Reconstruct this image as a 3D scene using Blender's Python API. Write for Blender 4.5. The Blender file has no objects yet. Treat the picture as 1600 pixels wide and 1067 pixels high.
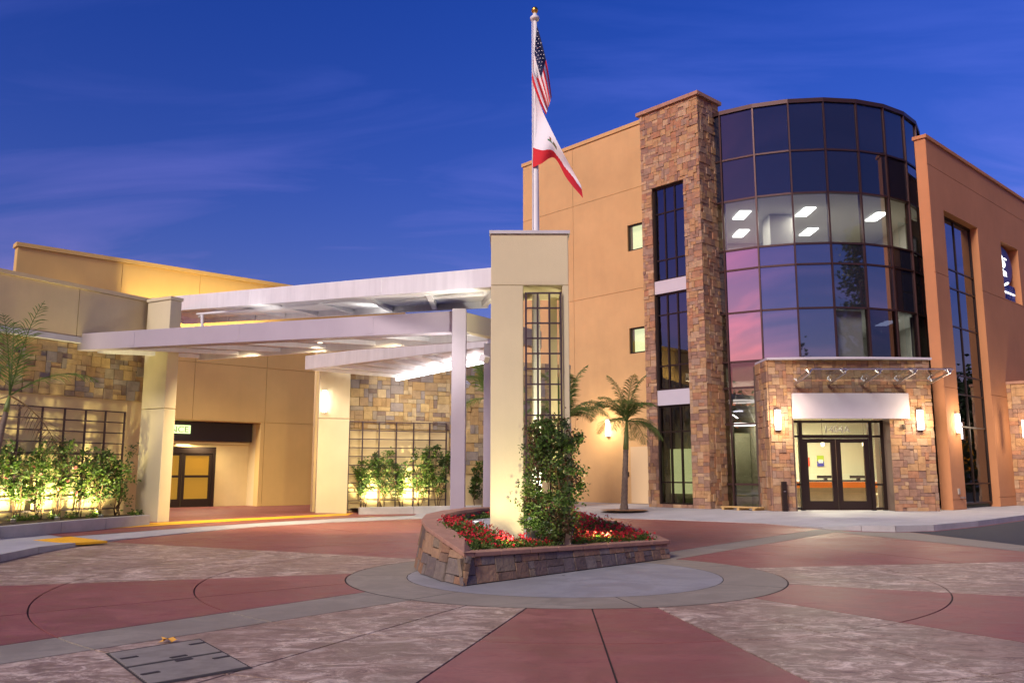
import bpy, bmesh, math, random
from math import sin, cos, radians, pi, atan, hypot
from mathutils import Vector, Matrix
random.seed(7)
R = radians
SC = bpy.context.scene
COL = SC.collection

# ------------------------------------------------------------------ camera
F, CX, CY, H = 1336.0, 800.0, 533.5, 1.3
TH = atan(204.5 / F)
cam = bpy.data.cameras.new('camera')
cam.lens = 36 * F / 1600; cam.sensor_width = 36; cam.clip_end = 3000
co = bpy.data.objects.new('camera', cam); COL.objects.link(co)
co.location = (0, 0, H); co.rotation_euler = (pi / 2 + TH, 0, 0)
SC.camera = co

# ------------------------------------------------------------------ sky, afterglow, exposure
world = bpy.data.worlds.new('World'); SC.world = world; world.use_nodes = True
wn = world.node_tree; wn.nodes.clear()
def N(tree, t, **kw):
    n = tree.nodes.new(t)
    for k, v in kw.items(): setattr(n, k, v)
    return n
sky = N(wn, 'ShaderNodeTexSky', sky_type='NISHITA', sun_disc=False)
sky.sun_elevation = R(2.0); sky.sun_rotation = R(231); sky.altitude = 100
sky.air_density = 1.0; sky.dust_density = 0.3; sky.ozone_density = 3.5
hsv = N(wn, 'ShaderNodeHueSaturation'); hsv.inputs['Saturation'].default_value = 1.22; hsv.inputs['Hue'].default_value = 0.505
tin = N(wn, 'ShaderNodeMix', data_type='RGBA', blend_type='MULTIPLY'); tin.inputs[0].default_value = 1; tin.inputs[7].default_value = (1.50, .785, 1.04, 1)
tc = N(wn, 'ShaderNodeTexCoord'); sep = N(wn, 'ShaderNodeSeparateXYZ')
mz = N(wn, 'ShaderNodeMath', operation='ADD'); mz.inputs[1].default_value = 0.25
dv = N(wn, 'ShaderNodeVectorMath', operation='DIVIDE')
cmb = N(wn, 'ShaderNodeCombineXYZ')
mp = N(wn, 'ShaderNodeMapping'); mp.inputs['Scale'].default_value = (0.8, 3.2, 1.0); mp.inputs['Rotation'].default_value = (0, 0, R(-18))
nz = N(wn, 'ShaderNodeTexNoise'); nz.inputs['Scale'].default_value = 1.5; nz.inputs['Detail'].default_value = 7; nz.inputs['Roughness'].default_value = 0.55; nz.inputs['Distortion'].default_value = 0.7
mr = N(wn, 'ShaderNodeMapRange'); mr.inputs[1].default_value = 0.46; mr.inputs[2].default_value = 0.76; mr.inputs[4].default_value = 0.6
mx = N(wn, 'ShaderNodeMix', data_type='RGBA')
mulc = N(wn, 'ShaderNodeMix', data_type='RGBA', blend_type='MULTIPLY'); mulc.inputs[0].default_value = 1
mulc.inputs[7].default_value = (3.5, 1.75, 1.4, 1)
bg = N(wn, 'ShaderNodeBackground'); bg.inputs['Strength'].default_value = 0.15
wo = N(wn, 'ShaderNodeOutputWorld')
L = wn.links.new
L(sky.outputs[0], tin.inputs[6]); L(tin.outputs[2], hsv.inputs['Color'])
L(tc.outputs['Generated'], sep.inputs[0]); L(sep.outputs['Z'], mz.inputs[0])
for k in range(3): L(mz.outputs[0], cmb.inputs[k])
L(tc.outputs['Generated'], dv.inputs[0]); L(cmb.outputs[0], dv.inputs[1])
L(dv.outputs[0], mp.inputs[0]); L(mp.outputs[0], nz.inputs['Vector']); L(nz.outputs[0], mr.inputs[0])
L(hsv.outputs[0], mulc.inputs[6]); L(mr.outputs[0], mx.inputs[0])
L(hsv.outputs[0], mx.inputs[6]); L(mulc.outputs[2], mx.inputs[7]); L(mx.outputs[2], bg.inputs['Color']); L(bg.outputs[0], wo.inputs[0])

sl = bpy.data.lights.new('afterglow', 'SUN'); sl.energy = 1.25; sl.angle = R(20); sl.color = (1.0, 0.86, 0.76)
so = bpy.data.objects.new('afterglow', sl); COL.objects.link(so)
so.rotation_euler = Vector((0.45, 0.68, -0.58)).to_track_quat('-Z', 'Y').to_euler()
SC.view_settings.view_transform = 'Standard'; SC.view_settings.look = 'None'
SC.view_settings.exposure = 1.5; SC.view_settings.gamma = 1.0; SC.view_settings.use_curve_mapping = False
SC.cycles.use_denoising = True
try: SC.cycles.denoiser = 'OPENIMAGEDENOISE'
except Exception: pass
SC.cycles.max_bounces = 6; SC.cycles.diffuse_bounces = 3; SC.cycles.glossy_bounces = 3; SC.cycles.transparent_max_bounces = 12
SC.cycles.caustics_reflective = False; SC.cycles.caustics_refractive = False
SC.cycles.sample_clamp_indirect = 6

# ------------------------------------------------------------------ measuring helpers (photo pixel + depth -> point of the place)
_c, _s = cos(TH), sin(TH)
def ray(px, py):
    x = (px - CX) / F; y = -(py - CY) / F
    return Vector((x, _c - _s * y, _s + _c * y))
O = Vector((0, 0, H))
def gp(px, py, z=0.0):
    r = ray(px, py); return O + r * ((z - H) / r.z)
def ay(px, py, Y):
    r = ray(px, py); return O + r * (Y / r.y)
def az(d): return Vector((sin(R(d)), cos(R(d)), 0))
UD, VD = az(-43), az(47)

class Frame:
    """vertical wall: s along d, n outward, z up"""
    def __init__(self, o, a, side=1):
        self.o = Vector((o[0], o[1], 0)); self.d = az(a); self.n = Vector((self.d.y, -self.d.x, 0)) * side
    def w(self, s, n, z): return self.o + self.d * s + self.n * n + Vector((0, 0, z))
    def px(self, px, py, n=0.0):
        r = ray(px, py); p = self.o + self.n * n
        t = (p - O).dot(self.n) / r.dot(self.n); q = O + r * t
        return (q - self.o).dot(self.d), q.z

# ------------------------------------------------------------------ materials
MATS = {}
def mat(name, col, rough=0.7, metal=0.0, noise=0.0, nscale=4.0, bump=0.0, bscale=60.0, spec=0.4, col2=None, emit=None, estr=0.0, detail=5.0, streak=0.0):
    if name in MATS: return MATS[name]
    m = bpy.data.materials.new(name); m.use_nodes = True; t = m.node_tree; b = t.nodes['Principled BSDF']
    b.inputs['Roughness'].default_value = rough; b.inputs['Metallic'].default_value = metal
    b.inputs['Specular IOR Level'].default_value = spec
    c = (*col, 1)
    b.inputs['Base Color'].default_value = c
    if noise > 0 or bump > 0:
        g = N(t, 'ShaderNodeNewGeometry')
    if noise > 0:
        n = N(t, 'ShaderNodeTexNoise'); n.inputs['Scale'].default_value = nscale; n.inputs['Detail'].default_value = detail; n.inputs['Roughness'].default_value = 0.62
        t.links.new(g.outputs['Position'], n.inputs['Vector'])
        r = N(t, 'ShaderNodeMapRange'); r.inputs[1].default_value = 0.3; r.inputs[2].default_value = 0.7
        t.links.new(n.outputs[0], r.inputs[0])
        x = N(t, 'ShaderNodeMix', data_type='RGBA')
        d = col2 if col2 else tuple(v * (1 - noise) for v in col)
        e = col if col2 else tuple(min(1, v * (1 + noise * .6)) for v in col)
        x.inputs[6].default_value = (*d, 1); x.inputs[7].default_value = (*e, 1)
        t.links.new(r.outputs[0], x.inputs[0]); t.links.new(x.outputs[2], b.inputs['Base Color'])
        if streak:
            mp2 = N(t, 'ShaderNodeMapping'); mp2.inputs['Scale'].default_value = (2.2, 2.2, .16); t.links.new(g.outputs['Position'], mp2.inputs[0])
            n4 = N(t, 'ShaderNodeTexNoise'); n4.inputs['Scale'].default_value = 2.0; n4.inputs['Detail'].default_value = 8; n4.inputs['Roughness'].default_value = .7; t.links.new(mp2.outputs[0], n4.inputs['Vector'])
            r4 = N(t, 'ShaderNodeMapRange'); r4.inputs[1].default_value = .42; r4.inputs[2].default_value = .68; r4.inputs[3].default_value = 0; r4.inputs[4].default_value = streak; t.links.new(n4.outputs[0], r4.inputs[0])
            x4 = N(t, 'ShaderNodeMix', data_type='RGBA'); x4.inputs[7].default_value = (*[v * .45 for v in col], 1); t.links.new(r4.outputs[0], x4.inputs[0]); t.links.new(x.outputs[2], x4.inputs[6]); t.links.new(x4.outputs[2], b.inputs['Base Color'])
    if bump > 0:
        n2 = N(t, 'ShaderNodeTexNoise'); n2.inputs['Scale'].default_value = bscale; n2.inputs['Detail'].default_value = 4
        t.links.new(g.outputs['Position'], n2.inputs['Vector'])
        bp = N(t, 'ShaderNodeBump'); bp.inputs['Strength'].default_value = bump; bp.inputs['Distance'].default_value = 0.02
        t.links.new(n2.outputs[0], bp.inputs['Height']); t.links.new(bp.outputs[0], b.inputs['Normal'])
    if emit:
        b.inputs['Emission Color'].default_value = (*emit, 1); b.inputs['Emission Strength'].default_value = estr
    MATS[name] = m; return m
def glass(name, tint, refl=1.0, rough=0.0):
    if name in MATS: return MATS[name]
    m = bpy.data.materials.new(name); m.use_nodes = True; t = m.node_tree; t.nodes.clear()
    tr = N(t, 'ShaderNodeBsdfTransparent'); tr.inputs[0].default_value = (*tint, 1)
    gl = N(t, 'ShaderNodeBsdfGlossy'); gl.inputs['Roughness'].default_value = rough; gl.inputs['Color'].default_value = (.85, .88, 1, 1)
    fr = N(t, 'ShaderNodeFresnel'); fr.inputs[0].default_value = 1.5
    ma = N(t, 'ShaderNodeMath', operation='MULTIPLY_ADD'); ma.inputs[1].default_value = 1.0; ma.inputs[2].default_value = refl; ma.use_clamp = True
    mx_ = N(t, 'ShaderNodeMixShader'); o = N(t, 'ShaderNodeOutputMaterial')
    gg = N(t, 'ShaderNodeNewGeometry'); fb_ = N(t, 'ShaderNodeMath', operation='SUBTRACT'); fb_.inputs[0].default_value = 1; t.links.new(gg.outputs['Backfacing'], fb_.inputs[1]); fm_ = N(t, 'ShaderNodeMath', operation='MULTIPLY')
    t.links.new(fr.outputs[0], ma.inputs[0]); t.links.new(ma.outputs[0], fm_.inputs[0]); t.links.new(fb_.outputs[0], fm_.inputs[1]); t.links.new(fm_.outputs[0], mx_.inputs[0]); t.links.new(tr.outputs[0], mx_.inputs[1]); t.links.new(gl.outputs[0], mx_.inputs[2]); t.links.new(mx_.outputs[0], o.inputs[0])
    MATS[name] = m; return m
def emis(name, col, s):
    if name in MATS: return MATS[name]
    m = bpy.data.materials.new(name); m.use_nodes = True; t = m.node_tree; t.nodes.clear()
    e = N(t, 'ShaderNodeEmission'); e.inputs[0].default_value = (*col, 1); e.inputs[1].default_value = s
    o = N(t, 'ShaderNodeOutputMaterial'); t.links.new(e.outputs[0], o.inputs[0]); MATS[name] = m; return m

M_TAN = mat('stucco_tan', (.70, .56, .30), .85, noise=.10, nscale=.7, bump=.4, bscale=90, streak=.05)
M_CREAM = mat('stucco_cream', (.63, .55, .35), .85, noise=.07, nscale=.9, bump=.35, bscale=90, streak=.05)
M_PEACH = mat('stucco_peach', (.60, .375, .165), .85, noise=.12, nscale=.5, bump=.4, bscale=80, streak=.05)
M_RUST = mat('stucco_rust', (.53, .235, .105), .85, noise=.12, nscale=.5, bump=.4, bscale=80, streak=.05)
M_ORANGE = mat('stucco_orange', (.66, .46, .165), .85, noise=.09, nscale=.5, bump=.4, bscale=80, streak=.05)
M_JOINT = mat('reveal_dark', (.22, .15, .09), .9)
M_WHITE = mat('white_paint', (.78, .77, .76), .5, noise=.07, nscale=1.5, streak=.2)
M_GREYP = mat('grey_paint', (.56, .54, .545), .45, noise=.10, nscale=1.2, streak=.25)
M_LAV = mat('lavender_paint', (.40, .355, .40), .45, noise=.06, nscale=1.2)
M_FASCIA = mat('fascia_white', (.54, .50, .54), .5, noise=.04, nscale=2)
M_BRONZE = mat('bronze_metal', (.035, .022, .018), .38, metal=.5, spec=.5)
M_MULL = mat('mullion_bronze', (.065, .034, .032), .4, metal=.5)
M_DARK = mat('dark_interior', (.02, .02, .022), .9)
M_CONC = mat('concrete_grey', (.36, .34, .32), .75, noise=.16, nscale=1.3, bump=.2, bscale=70)
M_CONC2 = mat('concrete_light', (.42, .41, .42), .7, noise=.14, nscale=1.1, bump=.2, bscale=70)
M_KERB = mat('kerb_concrete', (.44, .43, .42), .8, noise=.18, nscale=2, bump=.2, bscale=60)
M_ASPH = mat('asphalt', (.055, .055, .06), .85, noise=.2, nscale=14, bump=.5, bscale=140)
M_GROOVE = mat('joint_filler', (.05, .04, .04), .95)
M_YEL = mat('tactile_yellow', (.80, .42, .02), .6, noise=.12, nscale=3)
M_STEEL = mat('brushed_steel', (.6, .6, .62), .3, metal=1.0)
M_SOIL = mat('soil', (.06, .04, .03), .95, noise=.3, nscale=12, bump=.8, bscale=40)
M_MORTAR = mat('mortar', (.15, .105, .08), .95)
M_CAP = mat('cap_sandstone', (.40, .22, .15), .8, noise=.18, nscale=5, bump=.3, bscale=50)
M_BARK = mat('palm_bark', (.20, .15, .11), .9, noise=.25, nscale=10, bump=.6, bscale=25)
M_STEM = mat('woody_stem', (.12, .07, .035), .9, noise=.2, nscale=10)
M_GOLD = mat('gold_leaf', (.75, .42, .08), .3, metal=1.0)
STONE_COLS = [(.42, .24, .115), (.45, .27, .13), (.38, .205, .115), (.34, .195, .125), (.43, .28, .17), (.29, .17, .115), (.47, .31, .18), (.38, .185, .10), (.33, .215, .15), (.42, .245, .12), (.27, .155, .11)]
M_STONE = [mat('slate_%d' % i, c, .8, noise=.28, nscale=6, bump=.7, bscale=22, detail=7) for i, c in enumerate(STONE_COLS)]
DARK_COLS = [(.20, .125, .08), (.27, .15, .085), (.15, .10, .08), (.24, .18, .12), (.16, .125, .11), (.34, .21, .12), (.12, .085, .07), (.20, .16, .13)]
M_DSTONE = [mat('dark_slate_%d' % i, c, .7, noise=.3, nscale=7, bump=.7, bscale=25, detail=7) for i, c in enumerate(DARK_COLS)]
GOLD_COLS = [(.42, .30, .14), (.46, .33, .15), (.34, .24, .13), (.30, .25, .18), (.27, .23, .20), (.47, .36, .20), (.22, .16, .12), (.38, .25, .11)]
M_GSTONE = [mat('gold_slate_%d' % i, c, .8, noise=.25, nscale=5, bump=.7, bscale=22, detail=7) for i, c in enumerate(GOLD_COLS)]
def leafmat(name, col, tr=.35):
    m = mat(name, col, .5, noise=.35, nscale=9)
    t = m.node_tree; b = t.nodes['Principled BSDF']; o = [n for n in t.nodes if n.type == 'OUTPUT_MATERIAL'][0]
    d = N(t, 'ShaderNodeBsdfTranslucent'); d.inputs[0].default_value = (col[0] * 1.4, col[1] * 1.5, col[2], 1)
    x = N(t, 'ShaderNodeMixShader'); x.inputs[0].default_value = tr
    t.links.new(b.outputs[0], x.inputs[1]); t.links.new(d.outputs[0], x.inputs[2]); t.links.new(x.outputs[0], o.inputs[0])
    return m
M_LEAF = leafmat('leaf_green', (.07, .13, .025))
M_LEAFD = leafmat('leaf_dark', (.045, .075, .025))
M_LEAFL = leafmat('leaf_light', (.13, .19, .04))
M_LEAFR = leafmat('leaf_reddish', (.10, .05, .025))
M_PALM = leafmat('palm_leaf', (.11, .17, .04))
M_PALMD = leafmat('palm_leaf_dry', (.20, .12, .05))
M_SHAFT = mat('crownshaft_green', (.16, .21, .05), .5, noise=.2, nscale=5)
M_RED = mat('petal_red', (.55, .02, .035), .6)
M_PINK = mat('petal_pink', (.75, .25, .24), .6)

# concrete of the paved circle: red dyed, and stamped tan
def slabmat(name, c1, c2, c3, vein, rough, light=None):
    m = bpy.data.materials.new(name); m.use_nodes = True; t = m.node_tree; b = t.nodes['Principled BSDF']; K_ = t.links.new
    b.inputs['Specular IOR Level'].default_value = .3
    g = N(t, 'ShaderNodeNewGeometry')
    def noise(sc, det, ro, dist, stretch=1.0, rot=0.0):
        mp_ = N(t, 'ShaderNodeMapping'); mp_.inputs['Scale'].default_value = (1.0, stretch, 1); mp_.inputs['Rotation'].default_value = (0, 0, rot); K_(g.outputs['Position'], mp_.inputs[0])
        n = N(t, 'ShaderNodeTexNoise'); n.inputs['Scale'].default_value = sc; n.inputs['Detail'].default_value = det; n.inputs['Roughness'].default_value = ro; n.inputs['Distortion'].default_value = dist; K_(mp_.outputs[0], n.inputs['Vector']); return n.outputs[0]
    def rng(v, a, b_, lo=0.0, hi=1.0):
        r = N(t, 'ShaderNodeMapRange'); r.inputs[1].default_value = a; r.inputs[2].default_value = b_; r.inputs[3].default_value = lo; r.inputs[4].default_value = hi; K_(v, r.inputs[0]); return r.outputs[0]
    def mixc(f, a, b_):
        x = N(t, 'ShaderNodeMix', data_type='RGBA'); K_(f, x.inputs[0])
        for i, q in ((6, a), (7, b_)):
            if isinstance(q, tuple): x.inputs[i].default_value = (*q, 1)
            else: K_(q, x.inputs[i])
        return x.outputs[2]
    def mul(a, b_):
        x = N(t, 'ShaderNodeMath', operation='MULTIPLY'); K_(a, x.inputs[0]); K_(b_, x.inputs[1]); return x.outputs[0]
    broad = noise(.55, 6, .6, .6); mid = noise(1.5, 12, .78, .9, 1.5, .5); fine = noise(3.4, 15, .84, 1.0, 1.6, -.3); grit = noise(70, 3, .5, 0)
    col = mixc(rng(broad, .42, .58), c1, c2)
    col = mixc(rng(mid, .44, .57, 0, .75 if light else .45), tuple(x * (.6 if light else .68) for x in c1), col)
    crack = mul(rng(fine, .50, .60), rng(mid, .36, .58))
    v = N(t, 'ShaderNodeMath', operation='MULTIPLY'); K_(crack, v.inputs[0]); v.inputs[1].default_value = vein
    col = mixc(v.outputs[0], col, c3)
    if light: col = mixc(mul(rng(fine, .50, .40, 0, .9), rng(broad, .38, .58, .2, 1)), col, light)
    col = mixc(rng(mid, .60, .75, 0, .30), col, tuple(x * .55 for x in c1))
    sp = noise(2.1, 5, .6, .3); col = mixc(rng(sp, .66, .74, 0, .35), col, tuple(x * .4 for x in c1))
    K_(col, b.inputs['Base Color']); K_(rng(mid, .3, .7, rough - .12, rough + .15), b.inputs['Roughness'])
    ad = N(t, 'ShaderNodeMath', operation='MULTIPLY_ADD'); ad.inputs[1].default_value = .25; K_(grit, ad.inputs[0]); K_(fine, ad.inputs[2])
    bp = N(t, 'ShaderNodeBump'); bp.inputs['Strength'].default_value = .12 + .6 * max(0, vein - .4); bp.inputs['Distance'].default_value = .02; bp.invert = True
    K_(ad.outputs[0], bp.inputs['Height']); K_(bp.outputs[0], b.inputs['Normal'])
    return m
M_SRED = slabmat('dyed_red_concrete', (.33, .105, .092), (.50, .215, .175), (.17, .045, .05), .6, .48)
M_STAN = slabmat('stamped_tan_concrete', (.40, .265, .195), (.54, .385, .29), (.12, .06, .05), .95, .48, (.80, .65, .52))
M_SGREY = slabmat('plain_grey_concrete', (.35, .30, .235), (.43, .375, .295), (.24, .20, .16), .5, .65)
M_SBLUE = slabmat('pale_grey_concrete', (.36, .355, .36), (.43, .425, .43), (.27, .26, .265), .4, .6)
# ------------------------------------------------------------------ object helpers
WL = {}
def wl(o): return WL.get(o.name, Vector((0, 0, 0)))
def tag(o, label=None, cat=None, group=None, kind=None):
    if label: o['label'] = label
    if cat: o['category'] = cat
    if group: o['group'] = group
    if kind: o['kind'] = kind
    return o
def thing(name, label, cat, loc, group=None):
    o = bpy.data.objects.new(name, None); COL.objects.link(o); o.location = loc; WL[o.name] = Vector(loc); o.empty_display_size = .2
    return tag(o, label, cat, group)
class MB:
    def __init__(self): self.v = []; self.f = []; self.m = []
    def face(self, pts, m=0):
        i = len(self.v); self.v += [Vector(p) for p in pts]; self.f.append(tuple(range(i, i + len(pts)))); self.m.append(m)
    def hexa(self, p, m=0):
        """8 points: bottom 0-3, top 4-7"""
        i = len(self.v); self.v += [Vector(q) for q in p]
        for f in ((3, 2, 1, 0), (4, 5, 6, 7), (0, 1, 5, 4), (1, 2, 6, 5), (2, 3, 7, 6), (3, 0, 4, 7)):
            self.f.append(tuple(i + k for k in f)); self.m.append(m)
        return self
    def fb(self, fr, s0, s1, n0, n1, z0, z1, m=0):
        return self.hexa([fr.w(s0, n0, z0), fr.w(s1, n0, z0), fr.w(s1, n1, z0), fr.w(s0, n1, z0), fr.w(s0, n0, z1), fr.w(s1, n0, z1), fr.w(s1, n1, z1), fr.w(s0, n1, z1)], m)
    def box(self, x0, x1, y0, y1, z0, z1, m=0):
        return self.hexa([(x0, y0, z0), (x1, y0, z0), (x1, y1, z0), (x0, y1, z0), (x0, y0, z1), (x1, y0, z1), (x1, y1, z1), (x0, y1, z1)], m)
    def bar(self, a, b, w, h, m=0, up=Vector((0, 0, 1))):
        a = Vector(a); b = Vector(b); d = (b - a).normalized(); x = d.cross(up)
        if x.length < 1e-4: x = d.cross(Vector((1, 0, 0)))
        x.normalize(); y = x.cross(d); x = x * w / 2; y = y * h / 2
        return self.hexa([a - x - y, a + x - y, b + x - y, b - x - y, a - x + y, a + x + y, b + x + y, b - x + y], m)
    def tube(self, pts, rad, seg=8, m=0, cap=True):
        pts = [Vector(p) for p in pts]
        if not hasattr(rad, '__len__'): rad = [rad] * len(pts)
        base = len(self.v)
        for k, p in enumerate(pts):
            d = (pts[min(k + 1, len(pts) - 1)] - pts[max(k - 1, 0)]).normalized()
            a = d.cross(Vector((0, 1, 0.01))); a.normalize(); b = d.cross(a)
            for j in range(seg):
                t = 2 * pi * j / seg; self.v.append(p + (a * cos(t) + b * sin(t)) * rad[k])
        for k in range(len(pts) - 1):
            for j in range(seg):
                q = base + k * seg; n = (j + 1) % seg
                self.f.append((q + j, q + n, q + seg + n, q + seg + j)); self.m.append(m)
        if cap:
            self.f.append(tuple(base + j for j in range(seg))); self.m.append(m)
            q = base + (len(pts) - 1) * seg; self.f.append(tuple(q + j for j in reversed(range(seg)))); self.m.append(m)
        return self
    def lathe(self, c, prof, seg=16, m=0):
        c = Vector(c); base = len(self.v)
        for r, z in prof:
            for j in range(seg):
                t = 2 * pi * j / seg; self.v.append(c + Vector((r * cos(t), r * sin(t), z)))
        for k in range(len(prof) - 1):
            for j in range(seg):
                q = base + k * seg; n = (j + 1) % seg
                self.f.append((q + j, q + n, q + seg + n, q + seg + j)); self.m.append(m)
        return self
    def build(self, name, mats, parent=None, kind=None, smooth=False, bevel=0, fix=True):
        if not isinstance(mats, (list, tuple)): mats = [mats]
        xs = [v.x for v in self.v]; ys = [v.y for v in self.v]; zs = [v.z for v in self.v]
        org = Vector(((min(xs) + max(xs)) / 2, (min(ys) + max(ys)) / 2, min(zs)))
        me = bpy.data.meshes.new(name); me.from_pydata([v - org for v in self.v], [], self.f)
        for m in mats: me.materials.append(m)
        me.polygons.foreach_set('material_index', self.m)
        if smooth: me.polygons.foreach_set('use_smooth', [True] * len(self.f))
        if fix:
            bm = bmesh.new(); bm.from_mesh(me); bmesh.ops.recalc_face_normals(bm, faces=bm.faces); bm.to_mesh(me); bm.free()
        me.update()
        o = bpy.data.objects.new(name, me); COL.objects.link(o)
        o.location = org - (wl(parent) if parent else Vector((0, 0, 0))); WL[o.name] = org.copy()
        if parent: o.parent = parent
        if kind: o['kind'] = kind
        if bevel:
            b = o.modifiers.new('edge', 'BEVEL'); b.width = bevel; b.segments = 2; b.limit_method = 'ANGLE'
        return o
def bx(fr, s0, s1, n0, n1, z0, z1, name, m, parent, bevel=0):
    return MB().fb(fr, s0, s1, n0, n1, z0, z1).build(name, m, parent, bevel=bevel)
def light(parent, kind, loc, energy, col, aim=None, size=.3, size_y=None, spot=60, blend=.6, name='lamp_light'):
    l = bpy.data.lights.new(name, kind); l.energy = energy; l.color = col
    if kind == 'AREA':
        l.size = size
        if size_y: l.shape = 'RECTANGLE'; l.size_y = size_y
    if kind == 'SPOT': l.spot_size = R(spot); l.spot_blend = blend; l.shadow_soft_size = size
    if kind == 'POINT': l.shadow_soft_size = size
    o = bpy.data.objects.new(name, l); COL.objects.link(o)
    if parent: o.parent = parent
    o.location = Vector(loc) - (wl(parent) if parent else Vector())
    if aim is not None: o.rotation_euler = Vector(aim).to_track_quat('-Z', 'Y').to_euler()
    return o

# one stone mesh, shared: a block with chipped, uneven front edge
def unit_stones():
    out = []
    for k in range(5):
        rr = random.Random(k)
        b = [(-.5, .5, -.5), (.5, .5, -.5), (.5, .5, .5), (-.5, .5, .5)]
        mid = [(-.5 , -.25, -.5), (.5, -.25, -.5), (.5, -.25, .5), (-.5, -.25, .5)]
        j = lambda: rr.uniform(.006, .03)
        fr = [(-.5 + j(), -.5 + rr.uniform(0, .10), -.5 + j()), (.5 - j(), -.5 + rr.uniform(0, .10), -.5 + j()), (.5 - j(), -.5 + rr.uniform(0, .10), .5 - j()), (-.5 + j(), -.5 + rr.uniform(0, .10), .5 - j())]
        v = b + mid + fr; f = [(3, 2, 1, 0)]
        for q in (0, 4):
            for i in range(4): f.append((q + i, q + (i + 1) % 4, q + 4 + (i + 1) % 4, q + 4 + i))
        f.append((8, 9, 10, 11))
        me = bpy.data.meshes.new('stone'); me.from_pydata(v, [], f); me.materials.append(M_STONE[0])
        bm = bmesh.new(); bm.from_mesh(me); bmesh.ops.recalc_face_normals(bm, faces=bm.faces); bm.to_mesh(me); bm.free(); out.append(me)
    return out
USTONE = unit_stones()
def pack(nx, ny, blocked, sizes, rnd):
    """random ashlar: list of (i, j, w, h) cells"""
    occ = [[blocked(i, j) for j in range(ny)] for i in range(nx)]; out = []
    for j in range(ny):
        for i in range(nx):
            if occ[i][j]: continue
            c = sizes[:]; rnd.shuffle(c)
            for w, h in c + [(1, 1)]:
                if i + w <= nx and j + h <= ny and all(not occ[a][b] for a in range(i, i + w) for b in range(j, j + h)):
                    for a in range(i, i + w):
                        for b in range(j, j + h): occ[a][b] = True
                    out.append((i, j, w, h)); break
    return out
SZ = [(2, 1), (2, 1), (2, 2), (2, 2), (3, 2), (1, 1), (1, 2), (3, 1), (2, 1)]
def clad(fr, s0, s1, z0, z1, cell, holes, mats, rnd, n0=0.0, thick=.05, sizes=SZ):
    """stones on a wall rectangle -> list of (matrix, material index list item, visible size)"""
    nx = max(1, round((s1 - s0) / cell)); ny = max(1, round((z1 - z0) / cell)); cs = (s1 - s0) / nx; cz = (z1 - z0) / ny
    def blocked(i, j):
        a0, a1, b0, b1 = s0 + i * cs, s0 + (i + 1) * cs, z0 + j * cz, z0 + (j + 1) * cz
        return any(a0 < h[1] - .02 and a1 > h[0] + .02 and b0 < h[3] - .02 and b1 > h[2] + .02 for h in holes)
    res = []
    rot = Matrix((( fr.d.x, -fr.n.x, 0), (fr.d.y, -fr.n.y, 0), (0, 0, 1))).to_4x4()
    for i, j, w, h in pack(nx, ny, blocked, sizes, rnd):
        t = thick * rnd.uniform(.65, 1.4)
        p = fr.w(s0 + (i + w / 2) * cs, n0 + t / 2, z0 + (j + h / 2) * cz)
        tilt = Matrix.Rotation(rnd.uniform(-.012, .012), 4, 'X') @ Matrix.Rotation(rnd.uniform(-.012, .012), 4, 'Z')
        M = Matrix.Translation(p) @ rot @ tilt @ Matrix.Diagonal((w * cs - .005, t, h * cz - .005, 1))
        res.append((M, rnd.choice(mats), w * h * cs * cz / (p - O).length_squared))
    return res
def place_stones(lst, part_of, stuff_parent, limit=300):
    """lst of (matrix, material, apparent size, part); the largest as objects, the rest as one mass"""
    lst = sorted(lst, key=lambda a: -a[2]); rest = MB(); used = []
    for k, (M, m, a, par) in enumerate(lst):
        if k < limit:
            o = bpy.data.objects.new('stone', USTONE[k % 5]); COL.objects.link(o); o.parent = par
            o.material_slots[0].link = 'OBJECT'; o.material_slots[0].material = m
            o.matrix_basis = Matrix.Translation(-wl(par)) @ M
        else:
            me = USTONE[k % 5]; b = len(rest.v); rest.v += [M @ v.co for v in me.vertices]
            if m not in used: used.append(m)
            for p in me.polygons: rest.f.append(tuple(b + i for i in p.vertices)); rest.m.append(used.index(m))
    if rest.v: rest.build('stone_cladding', used, stuff_parent, kind='stuff', fix=False)

# ------------------------------------------------------------------ ground, paved circle, pavements
g = MB(); g.face([(-900, -900, -.03), (900, -900, -.03), (900, 1500, -.03), (-900, 1500, -.03)])
tag(g.build('ground', M_ASPH), kind='structure')
CC = Vector((.66, 11.3))
plaza = MB(); plaza.face([(-26, -6, -.012), (24, -6, -.012), (24, 40, -.012), (-26, 40, -.012)])
plaza = plaza.build('plaza', M_GROOVE); tag(plaza, kind='structure')
def at_r(p, q, r):
    p = Vector((p.x, p.y)); q = Vector((q.x, q.y)); d = (q - p).normalized(); m = p - CC
    b = m.dot(d); c = m.dot(m) - r * r; return p + d * (-b + math.sqrt(max(0, b * b - c)))
BL = [((822, 950), (650, 1067), 'red'), ((925, 950), (965, 1067), 'red'), ((1030, 950), (1270, 1067), 'tan'), ((1108, 943), (1560, 1060), 'tan'), ((1185, 935), (1600, 1003), 'red'), ((1228, 912), (1600, 932), 'tan'),
      ((1200, 886), (1600, 877), 'red'), ((1105, 865), (1300, 832), 'grey'), ((1070, 858), (1270, 828), 'red'), ((940, 840), (1010, 800), 'red'), ((780, 840), (700, 800), 'red'), ((700, 848), (480, 822), 'red'), ((600, 870), (200, 848), 'tan'), ((585, 882), (0, 880), 'tan'), ((570, 895), (0, 915), 'red'),
      ((585, 907), (0, 962), 'red'), ((600, 920), (0, 1008), 'grey'), ((655, 935), (0, 1037), 'tan'), ((730, 945), (330, 1060), 'tan')]
LN = [(gp(*a), gp(*b), m) for a, b, m in BL]
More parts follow.
